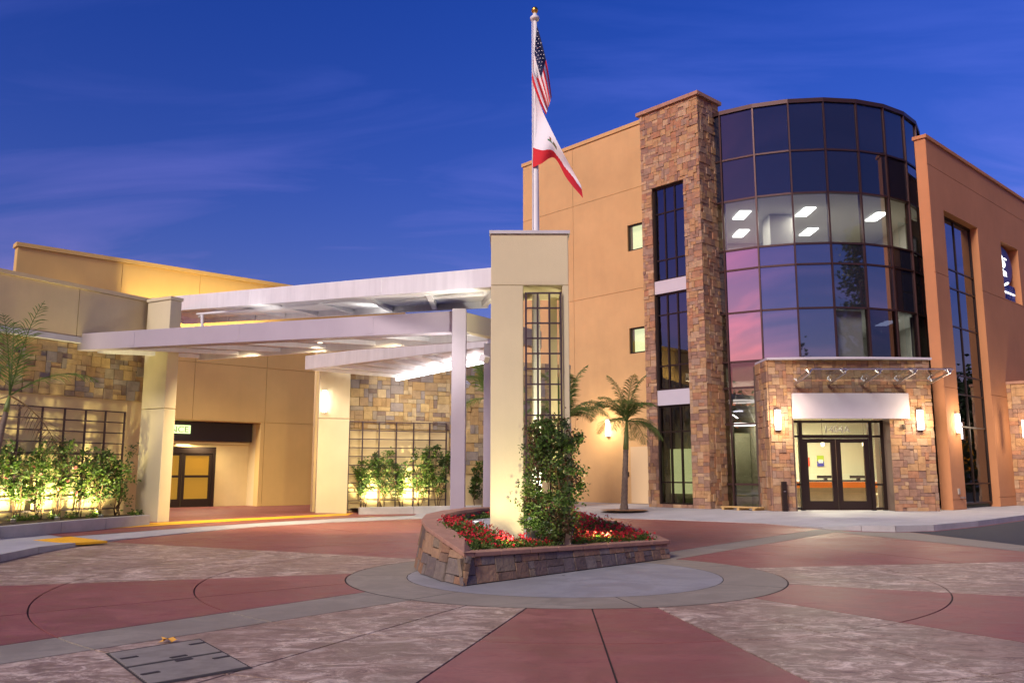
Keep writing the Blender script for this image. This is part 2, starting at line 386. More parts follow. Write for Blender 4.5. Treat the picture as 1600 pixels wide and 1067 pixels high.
RR = [2.75, 4.45, 6.0, 9.0, 13.0, 26.0]
SM = {'red': M_SRED, 'tan': M_STAN, 'grey': M_SGREY}
GAP = .0085
for k in range(len(LN)):
    p0, q0, m = LN[k]; p1, q1, _ = LN[(k + 1) % len(LN)]
    for i in range(len(RR) - 1):
        r0, r1 = RR[i] + GAP, RR[i + 1] - GAP
        pts = []
        def arc(r):
            a = at_r(p0, q0, r) - CC; b = at_r(p1, q1, r) - CC
            t0 = math.atan2(a.y, a.x); t1 = math.atan2(b.y, b.x)
            while t1 < t0: t1 += 2 * pi
            if t1 - t0 > pi: t1 -= 2 * pi
            e = GAP / r * (1 if t1 > t0 else -1); t0 += e; t1 -= e; n = 8
            return [CC + Vector((cos(t0 + (t1 - t0) * j / n), sin(t0 + (t1 - t0) * j / n))) * r for j in range(n + 1)]
        pts = [Vector((*p, 0)) for p in arc(r0)] + [Vector((*p, 0)) for p in reversed(arc(r1))]
        b = MB(); n = len(pts); h = n // 2
        for j in range(h - 1): b.face([pts[j], pts[j + 1], pts[n - 2 - j], pts[n - 1 - j]])
        for j in range(n): b.face([pts[j], pts[(j + 1) % n], pts[(j + 1) % n] - Vector((0, 0, .011)), pts[j] - Vector((0, 0, .011))])
        b.build('paving_slab', SM[m], plaza)
def ring(r0, r1, t0, t1, z, n=10):
    b = MB()
    for j in range(n):
        a0, a1 = t0 + (t1 - t0) * j / n, t0 + (t1 - t0) * (j + 1) / n
        P = lambda r, a: Vector((CC.x + r * cos(a), CC.y + r * sin(a), z))
        b.face([P(r0, a0), P(r1, a0), P(r1, a1), P(r0, a1)])
    return b
for k in range(7):
    e = .0025; t0 = 2 * pi * k / 7 - 1.35
    ring(2.0, 2.75 - GAP, t0 + e, t0 + 2 * pi / 7 - e, .0).build('paving_slab', M_SGREY, plaza)
ring(0.02, 2.0 - GAP, 0, 2 * pi, .0, 48).build('paving_slab', M_SBLUE, plaza)

# back pavement: front edge follows the drive, flush by the doors and a raised kerb at both ends
EDGE = [((1900, 770), .13), ((1720, 795), .13), ((1600, 812), .13), ((1530, 822), .13), ((1460, 829), .13), ((1400, 831), .13), ((1346, 829.5), .12), ((1285, 826), .03), ((1189, 817.5), .012), ((1040, 812), .012), ((915, 808), .012), ((780, 807), .012),
        ((640, 811), .012), ((520, 816), .012), ((400, 823), .012), ((300, 832), .012), ((210, 841), .012), ((140, 850), .05), ((60, 864), .10), ((0, 878), .11), ((-150, 915), .11)]
def inward(k):
    a = gp(*EDGE[max(k - 1, 0)][0]); b = gp(*EDGE[min(k + 1, len(EDGE) - 1)][0]); t = (b - a).normalized()
    return Vector((t.y, -t.x, 0))
pv = MB(); kb = MB()
ROWS = [0.0, .16, 1.1, 4.0, 30.0]
grid = []
for k, ((px, py), z) in enumerate(EDGE):
    p = gp(px, py); n = inward(k)
    if n.y < 0: n = -n
    n = Vector((0, 1, 0))
    if px <= 400: f = min(1, (400 - px) / 300); n = Vector((-.9 * f, 1 - .4 * f, 0)).normalized()
    if px >= 1500: n = Vector((.25 * min(1, (px - 1450) / 150), 1, 0)).normalized()
    grid.append([p + n * r + Vector((0, 0, z + (.13 - z) * min(1, r / 4.0))) for r in ROWS])
    kb_ = p
for k in range(len(grid) - 1):
    a, b = grid[k], grid[k + 1]
    for i in range(1, len(ROWS) - 1): pv.face([a[i], b[i], b[i + 1], a[i + 1]])
pv = pv.build('sidewalk', M_CONC2); tag(pv, kind='structure')
for k in range(len(grid) - 1):
    a, b = grid[k], grid[k + 1]; e = (b[0] - a[0]).normalized() * .006; kb = MB()
    lo = Vector((0, 0, -.05)); A0, B0, A1, B1 = a[0] + e, b[0] - e, a[1] + e, b[1] - e
    f0 = Vector((A0.x, A0.y, -.01)); f1 = Vector((B0.x, B0.y, -.01))
    up = Vector((0, 0, .003))
    kb.face([A0 + up, B0 + up, B1 + up, A1 + up]); kb.face([f0, f1, B0 + up, A0 + up])
    kb.build('kerb_stone', M_KERB, pv)
# red dyed strip of the walkway in front of the doors, and the sheets at the far right
def sheet(pts, z, name, m, parent=None):
    b = MB(); b.face([gp(px, py, z) if len(p_) == 2 else None for p_ in pts for px, py in [p_]]); return b.build(name, m, parent)
def strip(ks, r0, r1, dz, name, m, parent):
    b = MB()
    def P(k, r):
        z = EDGE[k][1]; p = grid[k][0]; n = (grid[k][4] - grid[k][0]); n.z = 0; n.normalize()
        q = p + n * r; q.z = z + (.13 - z) * min(1, r / 4.0) + dz; return q
    for k in ks[:-1]: 
        rs = [r0 + (r1 - r0) * i / 4 for i in range(5)]
        for i in range(4): b.face([P(k, rs[i]), P(k + 1, rs[i]), P(k + 1, rs[i + 1]), P(k, rs[i + 1])])
    return b.build(name, m, parent)
strip([12, 13, 14, 15, 16, 17], 1.15, 12, .006, 'dyed_strip', M_SRED, pv)
strip([13, 14, 15, 16], 2.1, 2.95, .012, 'tactile_paving', M_YEL, None)
tag(bpy.data.objects['tactile_paving'], 'long yellow tactile strip across the walkway by the doors', 'tactile strip', 'yellow tactile strips')
# tactile pad with its truncated domes
pad = [gp(52, 845, .075), gp(110, 839.5, .075), gp(168, 846.5, .05), gp(100, 850.5, .05)]
b = MB(); top = [p + Vector((0, 0, .02)) for p in pad]; b.hexa([p + Vector((0, 0, -.02)) for p in pad] + top)
for i in range(1, 14):
    for j in range(1, 9):
        u, v = i / 14, j / 9
        c = (top[0] * (1 - u) + top[1] * u) * (1 - v) + (top[3] * (1 - u) + top[2] * u) * v
        b.lathe(c, [(.028, 0), (.018, .008), (.001, .009)], 6)
tag(b.build('tactile_paving', M_YEL), 'short yellow domed tactile pad at the kerb ramp', 'tactile strip', 'yellow tactile strips')
sheet([(1420, 830.5), (1600, 852), (1900, 888), (2300, 800), (1900, 770), (1720, 796), (1600, 813), (1530, 823), (1460, 830)], .005, 'road', M_ASPH); tag(bpy.data.objects['road'], kind='structure')
sheet([(1300, 830), (1335, 834), (1600, 861.5), (1900, 900), (1900, 887), (1600, 851.5), (1420, 831.5), (1370, 831)], .004, 'road_edging', M_SGREY); tag(bpy.data.objects['road_edging'], kind='structure')

# ------------------------------------------------------------------ three storey building (right)
TCR = gp(1110, 795, .13); TCR.z = 0
FU = Frame(TCR, -43, 1)       # tower front, s runs to the left and away
if FU.n.dot(-TCR) < 0: FU.n = -FU.n
sL, _ = FU.px(1015, 790); 
bld = thing('office_building', 'three storey peach building with stone tower and curved glass front', 'building', (9, 33, 0))
Z0 = .13
z_tower = FU.px(1088, 150)[1]
TP = 1.9                      # tower stands this far in front of the peach wall
# peach wall behind the tower
FW = Frame(TCR + VD * TP, -43, 1)
if FW.n.dot(-TCR) < 0: FW.n = -FW.n
sW1, zW = FW.px(817, 262)
z_wall = zW
sWin = [(FW.px(980, 353), FW.px(1004, 388)), (FW.px(983, 513), FW.px(1008, 550))]
joint_z = [FW.px(900, 322)[1], FW.px(900, 470)[1], FW.px(900, 640)[1]]
def panel_wall(fr, s0, s1, z0, z1, holes, sj, zj, n0, n1, m, parent, name='wall_panel', back=True):
    """wall of stucco panels with recessed reveals; holes are cut out"""
    ss = sorted(set([s0, s1] + [x for x in sj if s0 < x < s1])); zs = sorted(set([z0, z1] + [x for x in zj if z0 < x < z1]))
    for i in range(len(ss) - 1):
        for j in range(len(zs) - 1):
            a0, a1, b0, b1 = ss[i] + .008, ss[i + 1] - .008, zs[j] + .008, zs[j + 1] - .008
            rects = [(a0, a1, b0, b1)]
            for h in holes:
                nr = []
                for r in rects:
                    if h[0] >= r[1] or h[1] <= r[0] or h[2] >= r[3] or h[3] <= r[2]: nr.append(r); continue
                    c0, c1 = max(r[0], h[0]), min(r[1], h[1])
                    if r[0] < h[0]: nr.append((r[0], h[0], r[2], r[3]))
                    if h[1] < r[1]: nr.append((h[1], r[1], r[2], r[3]))
                    if r[2] < h[2]: nr.append((c0, c1, r[2], h[2]))
                    if h[3] < r[3]: nr.append((c0, c1, h[3], r[3]))
                rects = nr
            b = MB()
            for r in rects: b.fb(fr, r[0], r[1], n1 - .03, n1, r[2], r[3])
            if b.v: b.build(name, m, parent)
    b = MB(); rects = [(s0, s1, z0, z1)]
    for h in holes:
        nr = []
        for r in rects:
            if h[0] >= r[1] or h[1] <= r[0] or h[2] >= r[3] or h[3] <= r[2]: nr.append(r); continue
            c0, c1 = max(r[0], h[0]), min(r[1], h[1])
            if r[0] < h[0]: nr.append((r[0], h[0], r[2], r[3]))
            if h[1] < r[1]: nr.append((h[1], r[1], r[2], r[3]))
            if r[2] < h[2]: nr.append((c0, c1, r[2], h[2]))
            if h[3] < r[3]: nr.append((c0, c1, h[3], r[3]))
        rects = nr
    for r in rects: b.fb(fr, r[0], r[1], n0, n1 - .03, r[2], r[3])
    return b
def hole(a, b): return (min(a[0], b[0]), max(a[0], b[0]), min(a[1], b[1]), max(a[1], b[1]))
hW = [hole(*w) for w in sWin]
wallo = panel_wall(FW, sL - 1.4, sW1, Z0, z_wall, hW, [], joint_z, -.4, 0, M_PEACH, None) if False else None
b = panel_wall(FW, sL - .7, sW1, Z0, z_wall, hW, [sL + 5.2], joint_z, -.4, 0, M_PEACH, bld, 'wall_panel')
b.build('wall', M_PEACH, bld)
bx(FW, sL - .7, sW1 + .05, -.45, .05, z_wall + .003, z_wall + .16, 'coping', M_PEACH, bld)
# return wall at the far end so the block has depth, roof
FE = Frame(FW.w(sW1, 0, 0), 47, -1)
b = MB(); b.fb(FE, .41, 14, -.4, 0, Z0, z_wall); b.build('wall', M_PEACH, bld)
b = MB(); b.face([FW.w(sL - .7, -.42, z_wall - .5), FW.w(sW1 - .4, -.42, z_wall - .5), FW.w(sW1 - .4, -14, z_wall - .5), FW.w(sL - .7, -14, z_wall - .5)]); b.build('roof', M_CONC, bld)
GL_WARM = mat('shade_glow', (.6, .6, .35), .8, emit=(.75, .78, .42), estr=.55)  # blind glows by itself, standing in for the lit room behind it
GL_DARK = glass('tinted_glass', (.10, .11, .14), .10)
GL_CLEAR = glass('clear_glass', (.80, .82, .80), .05)
GL_SPAN = mat('spandrel_glass', (.012, .014, .03), .03, spec=.9)
GL_SPAN.node_tree.nodes['Principled BSDF'].inputs['IOR'].default_value = 1.6
def window(fr, h, cols, zrows, parent, n, gm, fm=M_BRONZE, fw=.06, fd=.09, name='window'):
    s0, s1, z0, z1 = h
    b = MB(); b.fb(fr, s0, s0 + fw, n - fd, n, z0, z1); b.fb(fr, s1 - fw, s1, n - fd, n, z0, z1); b.fb(fr, s0 + fw, s1 - fw, n - fd, n, z1 - fw, z1); b.fb(fr, s0 + fw, s1 - fw, n - fd, n, z0, z0 + fw)
    o = b.build(name, fm, parent)
    ss = [s0 + fw * .5 + (s1 - s0 - fw) * k / cols for k in range(cols + 1)] if isinstance(cols, int) else cols
    zs = [z0] + list(zrows) + [z1]
    for k in range(1, len(ss) - 1): bx(fr, ss[k] - fw * .45, ss[k] + fw * .45, n - fd + .004, n - .006, z0 + fw, z1 - fw, 'mullion', fm, o)
    for z in zrows: bx(fr, s0 + fw, s1 - fw, n - fd + .008, n - .010, z - fw * .4, z + fw * .4, 'transom', fm, o)
    for i in range(len(ss) - 1):
        for j in range(len(zs) - 1):
            m = gm(i, j) if callable(gm) else gm
            bx(fr, ss[i] + .02, ss[i + 1] - .02, n - fd * .62, n - fd * .45, zs[j] + .02, zs[j + 1] - .02, 'pane', m, o)
    return o
for h in hW:
    w = window(FW, (h[0] - .25, h[1], h[2], h[3]), 1, [], bld, -.06, GL_CLEAR)
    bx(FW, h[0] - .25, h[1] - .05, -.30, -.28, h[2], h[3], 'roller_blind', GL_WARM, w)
# service door in the peach wall
d0 = FW.px(986, 698); d1 = FW.px(1012, 783)
dr = bx(FW, d1[0] - .5, d0[0], .002, .04, Z0 + .02, d0[1], 'door', mat('door_beige', (.62, .46, .27), .6), bld)
bx(FW, d0[0] + .12, d0[0] + .20, .003, .04, 1.15, 1.32, 'card_reader', M_BRONZE, bld)

# --- stone tower
hT = [hole(FU.px(1018, 296), FU.px(1071, 431)), hole(FU.px(1022, 461), FU.px(1077, 606)), hole(FU.px(1028, 634), FU.px(1084, 786))]
sa = sum(h[0] for h in hT) / 3; sb = sum(h[1] for h in hT) / 3
hT = [(sa, sb, h[2], h[3]) for h in hT]
hT[2] = (sa, sb, Z0 + .1, hT[2][3])
b = MB(); rects = []
zz = [Z0, hT[2][2], hT[2][3], hT[1][2], hT[1][3], hT[0][2], hT[0][3], z_tower]
b.fb(FU, 0, sa, -.5, 0, Z0, z_tower); b.fb(FU, sb, sL, -.5, 0, Z0, z_tower)
for q in (0, 6): b.fb(FU, sa, sb, -.5, 0, zz[q], zz[q + 1])
for q in (2, 4): b.fb(FU, sa, sb, -.5, -.06, zz[q], zz[q + 1])
FR = Frame(TCR, 47, 1)
if FR.n.dot(-TCR) < 0: FR.n = -FR.n
b.fb(FR, .51, 1.25, -.4, 0, Z0, z_tower)
FLs = Frame(FU.w(sL, 0, 0), 47, -1)
b.fb(FLs, .51, TP + .3, -.4, 0, Z0, z_tower)
tower = b.build('stone_tower', M_MORTAR, bld)
for q in (2, 4): bx(FU, sa + .005, sb - .005, -.058, -.01, zz[q] + .004, zz[q + 1] - .004, 'spandrel_panel', M_FASCIA, tower)
cp = MB(); cp.fb(FU, -.14, sL + .12, -.55, .14, z_tower + .003, z_tower + .13); cp.fb(FR, .56, 1.35, -.42, .14, z_tower + .003, z_tower + .13); cp.build('coping', M_CAP, tower)
rnd = random.Random(3)
ST = []
spz = [(sa, sb, h[2], h[3]) for h in hT] + [(sa, sb, zz[2], zz[3]), (sa, sb, zz[4], zz[5])]
ST += [(*x, tower) for x in clad(FU, -.05, sL, Z0, z_tower, .115, spz, M_STONE, rnd)]
ST += [(*x, tower) for x in clad(FR, .0, 1.25, Z0, z_tower, .12, [], M_STONE, rnd)]
for k, h in enumerate(hT):
    hh = h[3] - h[2]
    rows = {0: [h[2] + hh * .22, h[2] + hh * .72], 1: [h[2] + hh * .25, h[2] + hh * .78], 2: [h[2] + hh * .22, h[2] + hh * .73]}[k]
    window(FU, h, 3, rows, bld, -.10, GL_DARK if k < 2 else glass('lobby_glass', (.55, .56, .5), .06))
# room behind the tower windows
tw = MB(); tw.fb(FU, .5, sL - .42, -1.05, -1.0, Z0, hT[0][3]); tw.build('inner_wall', mat('inner_wall', (.30, .28, .20), .9), bld)
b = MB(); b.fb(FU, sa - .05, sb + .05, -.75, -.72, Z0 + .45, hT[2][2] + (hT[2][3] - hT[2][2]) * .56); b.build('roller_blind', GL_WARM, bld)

# --- curved glass front
DC, DR = Vector((10.58, 32.7, 0)), 5.15
mz_ = lambda y: ay(1231, y, DC.y - DR * cos(R(13))).z
ZR = [Z0, mz_(757), mz_(660), mz_(602), mz_(560), mz_(481.5), mz_(413), mz_(381), mz_(302), mz_(235.6), mz_(162)]
def dp(a, r, z): return Vector((DC.x + r * sin(R(a)), DC.y - r * cos(R(a)), z))
AN = [-65, -52, -39, -26, -13, 0, 13, 26, 39, 52, 65, 78]
P0X, P1X, PY = 8.03, 13.10, 26.7
drum = MB(); sill = MB()
for i in range(len(AN) - 1):      # head and sill rings carry the glass
    for z0, z1, r0, r1, dd_ in ((ZR[-1], ZR[-1] + .14, DR - .25, DR + .05, drum), (Z0, Z0 + .08, DR - .16, DR + .03, sill)):
        a, c = AN[i], AN[i + 1]
        dd_.hexa([dp(a, r1, z0), dp(c, r1, z0), dp(c, r0, z0), dp(a, r0, z0), dp(a, r1, z1), dp(c, r1, z1), dp(c, r0, z1), dp(a, r0, z1)])
drum = drum.build('curtain_wall', M_MULL, bld); sill.build('sill', M_MULL, drum)
def portal_hides(a, z): return z < ZR[4] and P0X + .1 < dp(a, DR, 0).x < P1X - .1
GL_MIRR = mat('reflective_glass', (.02, .02, .03), .02, spec=.9); GL_MIRR.node_tree.nodes['Principled BSDF'].inputs['IOR'].default_value = 2.4
GL_ROOM = glass('room_glass', (.72, .74, .74), .07)
GL_LOB = glass('lobby_glass', (.55, .56, .5), .06)
for i, a in enumerate(AN):
    z0 = ZR[4] if portal_hides(a, 1) else Z0 + .08
    t = Vector((cos(R(a)), sin(R(a)), 0)) * .026; n = Vector((sin(R(a)), -cos(R(a)), 0))
    c = dp(a, DR, 0); i0, i1 = c - n * .15, c + n * .035
    MB().hexa([p + Vector((0, 0, z)) for z in (z0, ZR[-1]) for p in (i1 - t, i1 + t, i0 + t, i0 - t)]).build('mullion', M_MULL, drum)
for i in range(len(AN) - 1):
    a, c = AN[i], AN[i + 1]; mid = (a + c) / 2
    A, B = dp(a, DR, 0), dp(c, DR, 0); t = (B - A).normalized(); n = Vector((t.y, -t.x, 0)); A = A + t * .034; B = B - t * .034
    for j in range(len(ZR) - 1):
        zm = (ZR[j] + ZR[j + 1]) / 2
        if portal_hides(a, zm) and portal_hides(c, zm): continue
        m = {0: GL_LOB, 1: GL_LOB, 2: GL_LOB, 3: GL_LOB, 4: GL_ROOM, 7: GL_ROOM}.get(j, GL_SPAN)
        if j == 4: m = {-39: GL_MIRR, -26: GL_MIRR, -13: GL_MIRR, 13: GL_DARK}.get(a, GL_ROOM)
        if j in (5, 6): m = GL_MIRR
        zt0 = Vector((0, 0, ZR[j] + .03)); zt1 = Vector((0, 0, ZR[j + 1] - .03))
        q = n * -.02; w_ = n * -.035
        MB().hexa([A + q + zt0, B + q + zt0, B + w_ + zt0, A + w_ + zt0, A + q + zt1, B + q + zt1, B + w_ + zt1, A + w_ + zt1]).build('pane', m, drum)
        if j > 0:
            zz0, zz1 = Vector((0, 0, ZR[j] - .03)), Vector((0, 0, ZR[j] + .03)); q = n * .02; w_ = n * -.12
            MB().hexa([A + q + zz0, B + q + zz0, B + w_ + zz0, A + w_ + zz0, A + q + zz1, B + q + zz1, B + w_ + zz1, A + w_ + zz1]).build('transom', M_MULL, drum)
M_BLIND = mat('roller_blind_grey', (.55, .53, .52), .9)
for a, c, j in ((0, 13, 4), (39, 52, 4)):
    A, B = dp(a + .8, DR - .30, 0), dp(c - .8, DR - .30, 0); t = (B - A).normalized(); n = Vector((t.y, -t.x, 0)) * .006; zA, zB = Vector((0, 0, ZR[j] + .05)), Vector((0, 0, ZR[j + 1] - .05))
    MB().hexa([A + zA, B + zA, B + n + zA, A + n + zA, A + zB, B + zB, B + n + zB, A + n + zB]).build('roller_blind', M_BLIND, drum)
# slabs, ceilings and back walls inside the drum
M_INW = mat('room_wall', (.62, .60, .55), .9, noise=.04)
M_CEIL = mat('room_ceiling', (.7, .7, .68), .9)
M_CARP = mat('room_floor', (.3, .27, .23), .8)
def disc(z0, z1, r, name, m):
    b = MB(); n = 24; t = [DC + Vector((r * sin(R(-78 + 156 * k / n)), -r * cos(R(-78 + 156 * k / n)), 0)) for k in range(n + 1)]
    back = [DC + Vector((r, 1.5, 0)), DC + Vector((-r, 1.5, 0))]; ring_ = t + back
    b.face([p + Vector((0, 0, z1)) for p in ring_]); b.face([p + Vector((0, 0, z0)) for p in reversed(ring_)])
    for k in range(len(ring_)): b.face([ring_[k] + Vector((0, 0, z0)), ring_[(k + 1) % len(ring_)] + Vector((0, 0, z0)), ring_[(k + 1) % len(ring_)] + Vector((0, 0, z1)), ring_[k] + Vector((0, 0, z1))])
    return b.build(name, m, bld)
disc(ZR[8] + .02, ZR[8] + .2, DR - .2, 'room_ceiling', M_CEIL)
disc(ZR[6] + .05, ZR[7] - .06, DR - .2, 'floor_slab', M_CARP)
disc(ZR[5] + .02, ZR[5] + .2, DR - .2, 'room_ceiling', M_CEIL)
disc(ZR[3] + .25, ZR[4] - .05, DR - .2, 'floor_slab', M_CEIL)
disc(ZR[-1] - .05, ZR[-1] + .1, DR - .26, 'roof', M_CONC)
b = MB(); b.box(DC.x - 6.0, DC.x + 9.0, DC.y + 1.5, DC.y + 1.7, ZR[4], ZR[-1]); b.build('inner_wall', M_INW, bld)
b = MB(); b.box(14.9, 15.05, 30.5, DC.y + 1.497, ZR[4], ZR[8] + .3); b.build('inner_wall', M_INW, bld)
b = MB(); b.box(DC.x - 1.2, DC.x - .3, DC.y - 2.6, DC.y - 1.7, ZR[7], ZR[8]); b.build('inner_column', M_INW, bld)
M_LED = emis('ceiling_light_white', (1, .98, .92), 4.5)
for k, (x, y, j) in enumerate([(8.4, 30.2, 8), (10.6, 29.8, 8), (9.0, 32.6, 8), (13.4, 30.4, 8), (11.6, 32.4, 8), (13.6, 30.6, 5)]):
    z = ZR[j] - .0
    o = MB(); o.box(x - .2, x + .2, y - .5, y + .5, z - .012, z + .015); o = o.build('ceiling_light', M_LED)
    tag(o, ['ceiling light nearest the stone tower behind lit drum glass', 'ceiling light in the middle of the lit third floor room', 'small ceiling light deeper in the lit third floor room', 'ceiling light towards the rust wall in lit third floor room', 'ceiling light at the back of lit third floor room', 'single ceiling light behind the second floor drum glass'][k], 'ceiling light', 'ceiling lights in the drum')
    light(o, 'AREA', (x, y, z - .1), 16 if j == 8 else 8, (1, .92, .76), (0, 0, -1), .7, 1.2)

# --- rust wall running away on the right
K = gp(1490, 797, .13); K.z = 0
FV = Frame(K, 47, 1)
if FV.n.dot(-K) < 0: FV.n = -FV.n
z_v = FV.px(1443, 214)[1]
h1 = hole(FV.px(1474, 328), FV.px(1527, 356)); h1 = (h1[0], h1[1], Z0, FV.px(1474, 328)[1])
h2 = (FV.px(1563, 376)[0], FV.px(1590, 391)[0] , FV.px(1590, 474)[1], FV.px(1563, 376)[1])
zj = [FV.px(1443, 252)[1], FV.px(1460, 424)[1], FV.px(1476, 604)[1], Z0 + .32]
sj = []
vw = panel_wall(FV, 0, 26, Z0, z_v, [h1, h2], sj, zj, -.36, 0, M_RUST, bld)
vw = vw.build('wall', M_RUST, bld)
bx(FV, -.05, 26, -.41, .05, z_v + .003, z_v + .12, 'coping', M_RUST, bld)
FK = Frame(K, -43, 1)
if FK.n.dot(-K) < 0: FK.n = -FK.n
hh = h1[3]
b = MB(); b.fb(FV, h2[0] - .1, h2[1] + .1, -.42, -.365, h2[2] - .1, h2[3] + .1); b.build('niche_back', M_RUST, bld)
rows = [FV.px(1480 + (y - 330) * .075, y)[1] for y in (756, 665, 613, 583, 505, 444, 414)]
window(FV, (h1[0], h1[1], Z0 + .12, h1[3] - .01), 2, rows, bld, -.25, lambda i, j: GL_LOB if j < 2 else GL_DARK)
b = MB(); b.fb(FV, h1[0] - .02, h1[1] + 4, -1.3, -1.2, Z0, h1[3]); b.fb(FV, h1[1] + 3.9, h1[1] + 4, -1.2, -.37, Z0, h1[3]); b.build('inner_wall', mat('inner_wall', (.30, .28, .20), .9), bld)
# sign in the niche
M_NAVY = mat('sign_navy', (.012, .03, .22), .4)
M_SIGNW = emis('sign_white', (1, 1, 1), 1.2)
sgs, sge = h2[0] + .04, h2[1] - .02
sn = FV.w((sgs + sge) / 2, -.5, h2[2])
sign = thing('wall_sign', 'navy oval emblem with white figures above dark lettering in niche', 'sign', sn)
zt, zb = h2[3] - .1, h2[2]
zc, rz_ = zb + (zt - zb) * .66, (zt - zb) * .36
wS = sge - sgs; sc_ = sgs + wS * .28
b = MB(); n = 28
el = [(sc_ + wS * .62 * cos(2 * pi * k / n), zc + rz_ * sin(2 * pi * k / n)) for k in range(n)]
b.face([FV.w(s, -.2, z) for s, z in el])
for k in range(n): s, z = el[k]; s2, z2 = el[(k + 1) % n]; b.face([FV.w(s, -.2, z), FV.w(s2, -.2, z2), FV.w(s2, -.29, z2), FV.w(s, -.29, z)])
b.build('emblem', M_NAVY, sign)
rnd = random.Random(5)
b = MB()
def blob(s, z, a, c, rot=0):
    pts = []
    for k in range(10):
        t = 2 * pi * k / 10; x, y = a * cos(t), c * sin(t); pts.append(FV.w(s + x * cos(rot) - y * sin(rot), -.195, z + x * sin(rot) + y * cos(rot)))
    b.face(pts)
for s, z, a, c, r_ in ((.1, .72, .06, .06, 0), (.25, .35, .09, .30, .3), (.38, .1, .09, .28, .2), (.12, .0, .10, .16, -.4), (.30, -.18, .22, .08, -.5), (.42, -.38, .09, .2, .2), (.22, -.4, .18, .07, 0), (.45, -.9, .14, .10, .3), (.05, -.1, .08, .1, 0), (.5, .4, .08, .07, 0)):
    blob(sgs + wS * s * 1.0, zc + rz_ * z, wS * a * 1.3, rz_ * c * .7, r_)
b.build('figures', M_SIGNW, sign)
def text(s, fr, sc, n, z, size, m, parent, name, width=None, ext=.01, align='CENTER'):
    cu = bpy.data.curves.new(name, 'FONT'); cu.body = s; cu.size = size; cu.extrude = ext; cu.align_x = align; cu.materials.append(m)
    tmp = bpy.data.objects.new(name, cu); COL.objects.link(tmp); bpy.context.view_layer.update()
    me = bpy.data.meshes.new_from_object(tmp.evaluated_get(bpy.context.evaluated_depsgraph_get())); bpy.data.objects.remove(tmp)
    o = bpy.data.objects.new(name, me); COL.objects.link(o)
    if parent: o.parent = parent
    xd = fr.d if fr.d.cross(Vector((0, 0, 1))).dot(fr.n) > 0 else -fr.d
    M = Matrix(((xd.x, 0, fr.n.x), (xd.y, 0, fr.n.y), (0, 1, 0))).to_4x4()
    p = fr.w(sc, n, z); M.translation = p - (wl(parent) if parent else Vector())
    if width: M = M @ Matrix.Diagonal((width, 1, 1, 1))
    o.matrix_basis = M; return o
lh = (zt - zb) * .16
for k, (tx, zq) in enumerate((('WARD', zb + lh * 1.25), ('HOSPITAL', zb + lh * .15))):
    text(tx, FV, sge - .05, -.24, zq, lh * 1.25, M_NAVY, sign, 'lettering', ext=.05, align='RIGHT', width=.9 if k == 0 else .75)
    bx(FV, sgs + .05, sge - .1, -.24, -.20, zq - lh * .12, zq + .0, 'underline', M_SIGNW, sign)
# stone projection at the right edge
s3, _ = FV.px(1591, 797)
FS = FV
ssto = s3 - .1
b = MB(); zst = FV.px(1573, 593, .6)[1]; b.fb(FV, ssto, 26, .003, .6, Z0, zst); lw = b.build('stone_base', M_MORTAR, bld)
bx(FV, ssto - .08, 26, .004, .68, zst + .003, zst + .1, 'coping', M_CAP, lw)
rnd = random.Random(11)
ST += [(*x, lw) for x in clad(FV, ssto, ssto + 5, Z0, zst, .17, [], M_STONE, rnd, n0=.6)]
FSe = Frame(FV.w(ssto, .6, 0), -43, 1)
if FSe.n.dot(-K) < 0: FSe.n = -FSe.n
ST += [(*x, lw) for x in clad(FSe, 0, .6, Z0, zst, .15, [], M_STONE, rnd)]
bx(FV, .45, .6, .003, .03, .62, .80, 'outlet_plate', mat('outlet_grey', (.4, .36, .3), .5), bld)
bx(FV, .62, .72, .003, .12, .48, .54, 'hose_tap', M_STEEL, bld)

# --- stone entrance portal
FP = Frame((0, PY), 90, 1)
if FP.n.y > 0: FP.n = -FP.n
zP = ay(1320, 563, PY).z; zD = ay(1320, 655, PY).z; zF = ay(1320, 617, PY).z
xd0 = ay(1243, 720, PY).x; xd1 = ay(1394, 720, PY).x
b = MB(); b.box(P0X, xd0, PY, PY + 1.6, Z0, zP); b.box(xd1, P1X, PY, PY + 1.2, Z0, zP); b.box(xd0, xd1, PY, PY + 1.4, zF, zP)
portal = b.build('stone_portal', M_MORTAR, bld)
cb = MB(); n = 14
for k in range(n):       # bowed coping
    x0, x1 = P0X - .05 + (P1X - P0X + .1) * k / n, P0X - .05 + (P1X - P0X + .1) * (k + 1) / n
    f = lambda x: PY - .12 - .22 * (1 - ((x - (P0X + P1X) / 2) / 2.7) ** 2)
    cb.hexa([(x0, f(x0), zP + .003), (x1, f(x1), zP + .003), (x1, PY + 1.2, zP + .003), (x0, PY + 1.2, zP + .003), (x0, f(x0), zP + .07), (x1, f(x1), zP + .07), (x1, PY + 1.2, zP + .07), (x0, PY + 1.2, zP + .07)])
cb.build('coping', M_FASCIA, portal)
rnd = random.Random(21)
ST += [(*x, portal) for x in clad(FP, P0X, P1X, Z0, zP, .112, [(xd0, xd1, Z0, zF)], M_STONE, rnd, thick=.055)]
FPl = Frame((P0X, PY), 0, -1); FPr = Frame((xd0, PY), 0, 1)
ST += [(*x, portal) for x in clad(FPl, 0, 1.2, Z0, zP, .17, [], M_STONE, rnd)]
bf = bx(FP, xd0 - .06, ay(1416, 636, PY).x, .09, .22, zD + .01, zF + .04, 'sign_fascia', M_FASCIA, bld, bevel=.01)
place_stones(ST, None, bld, 300)
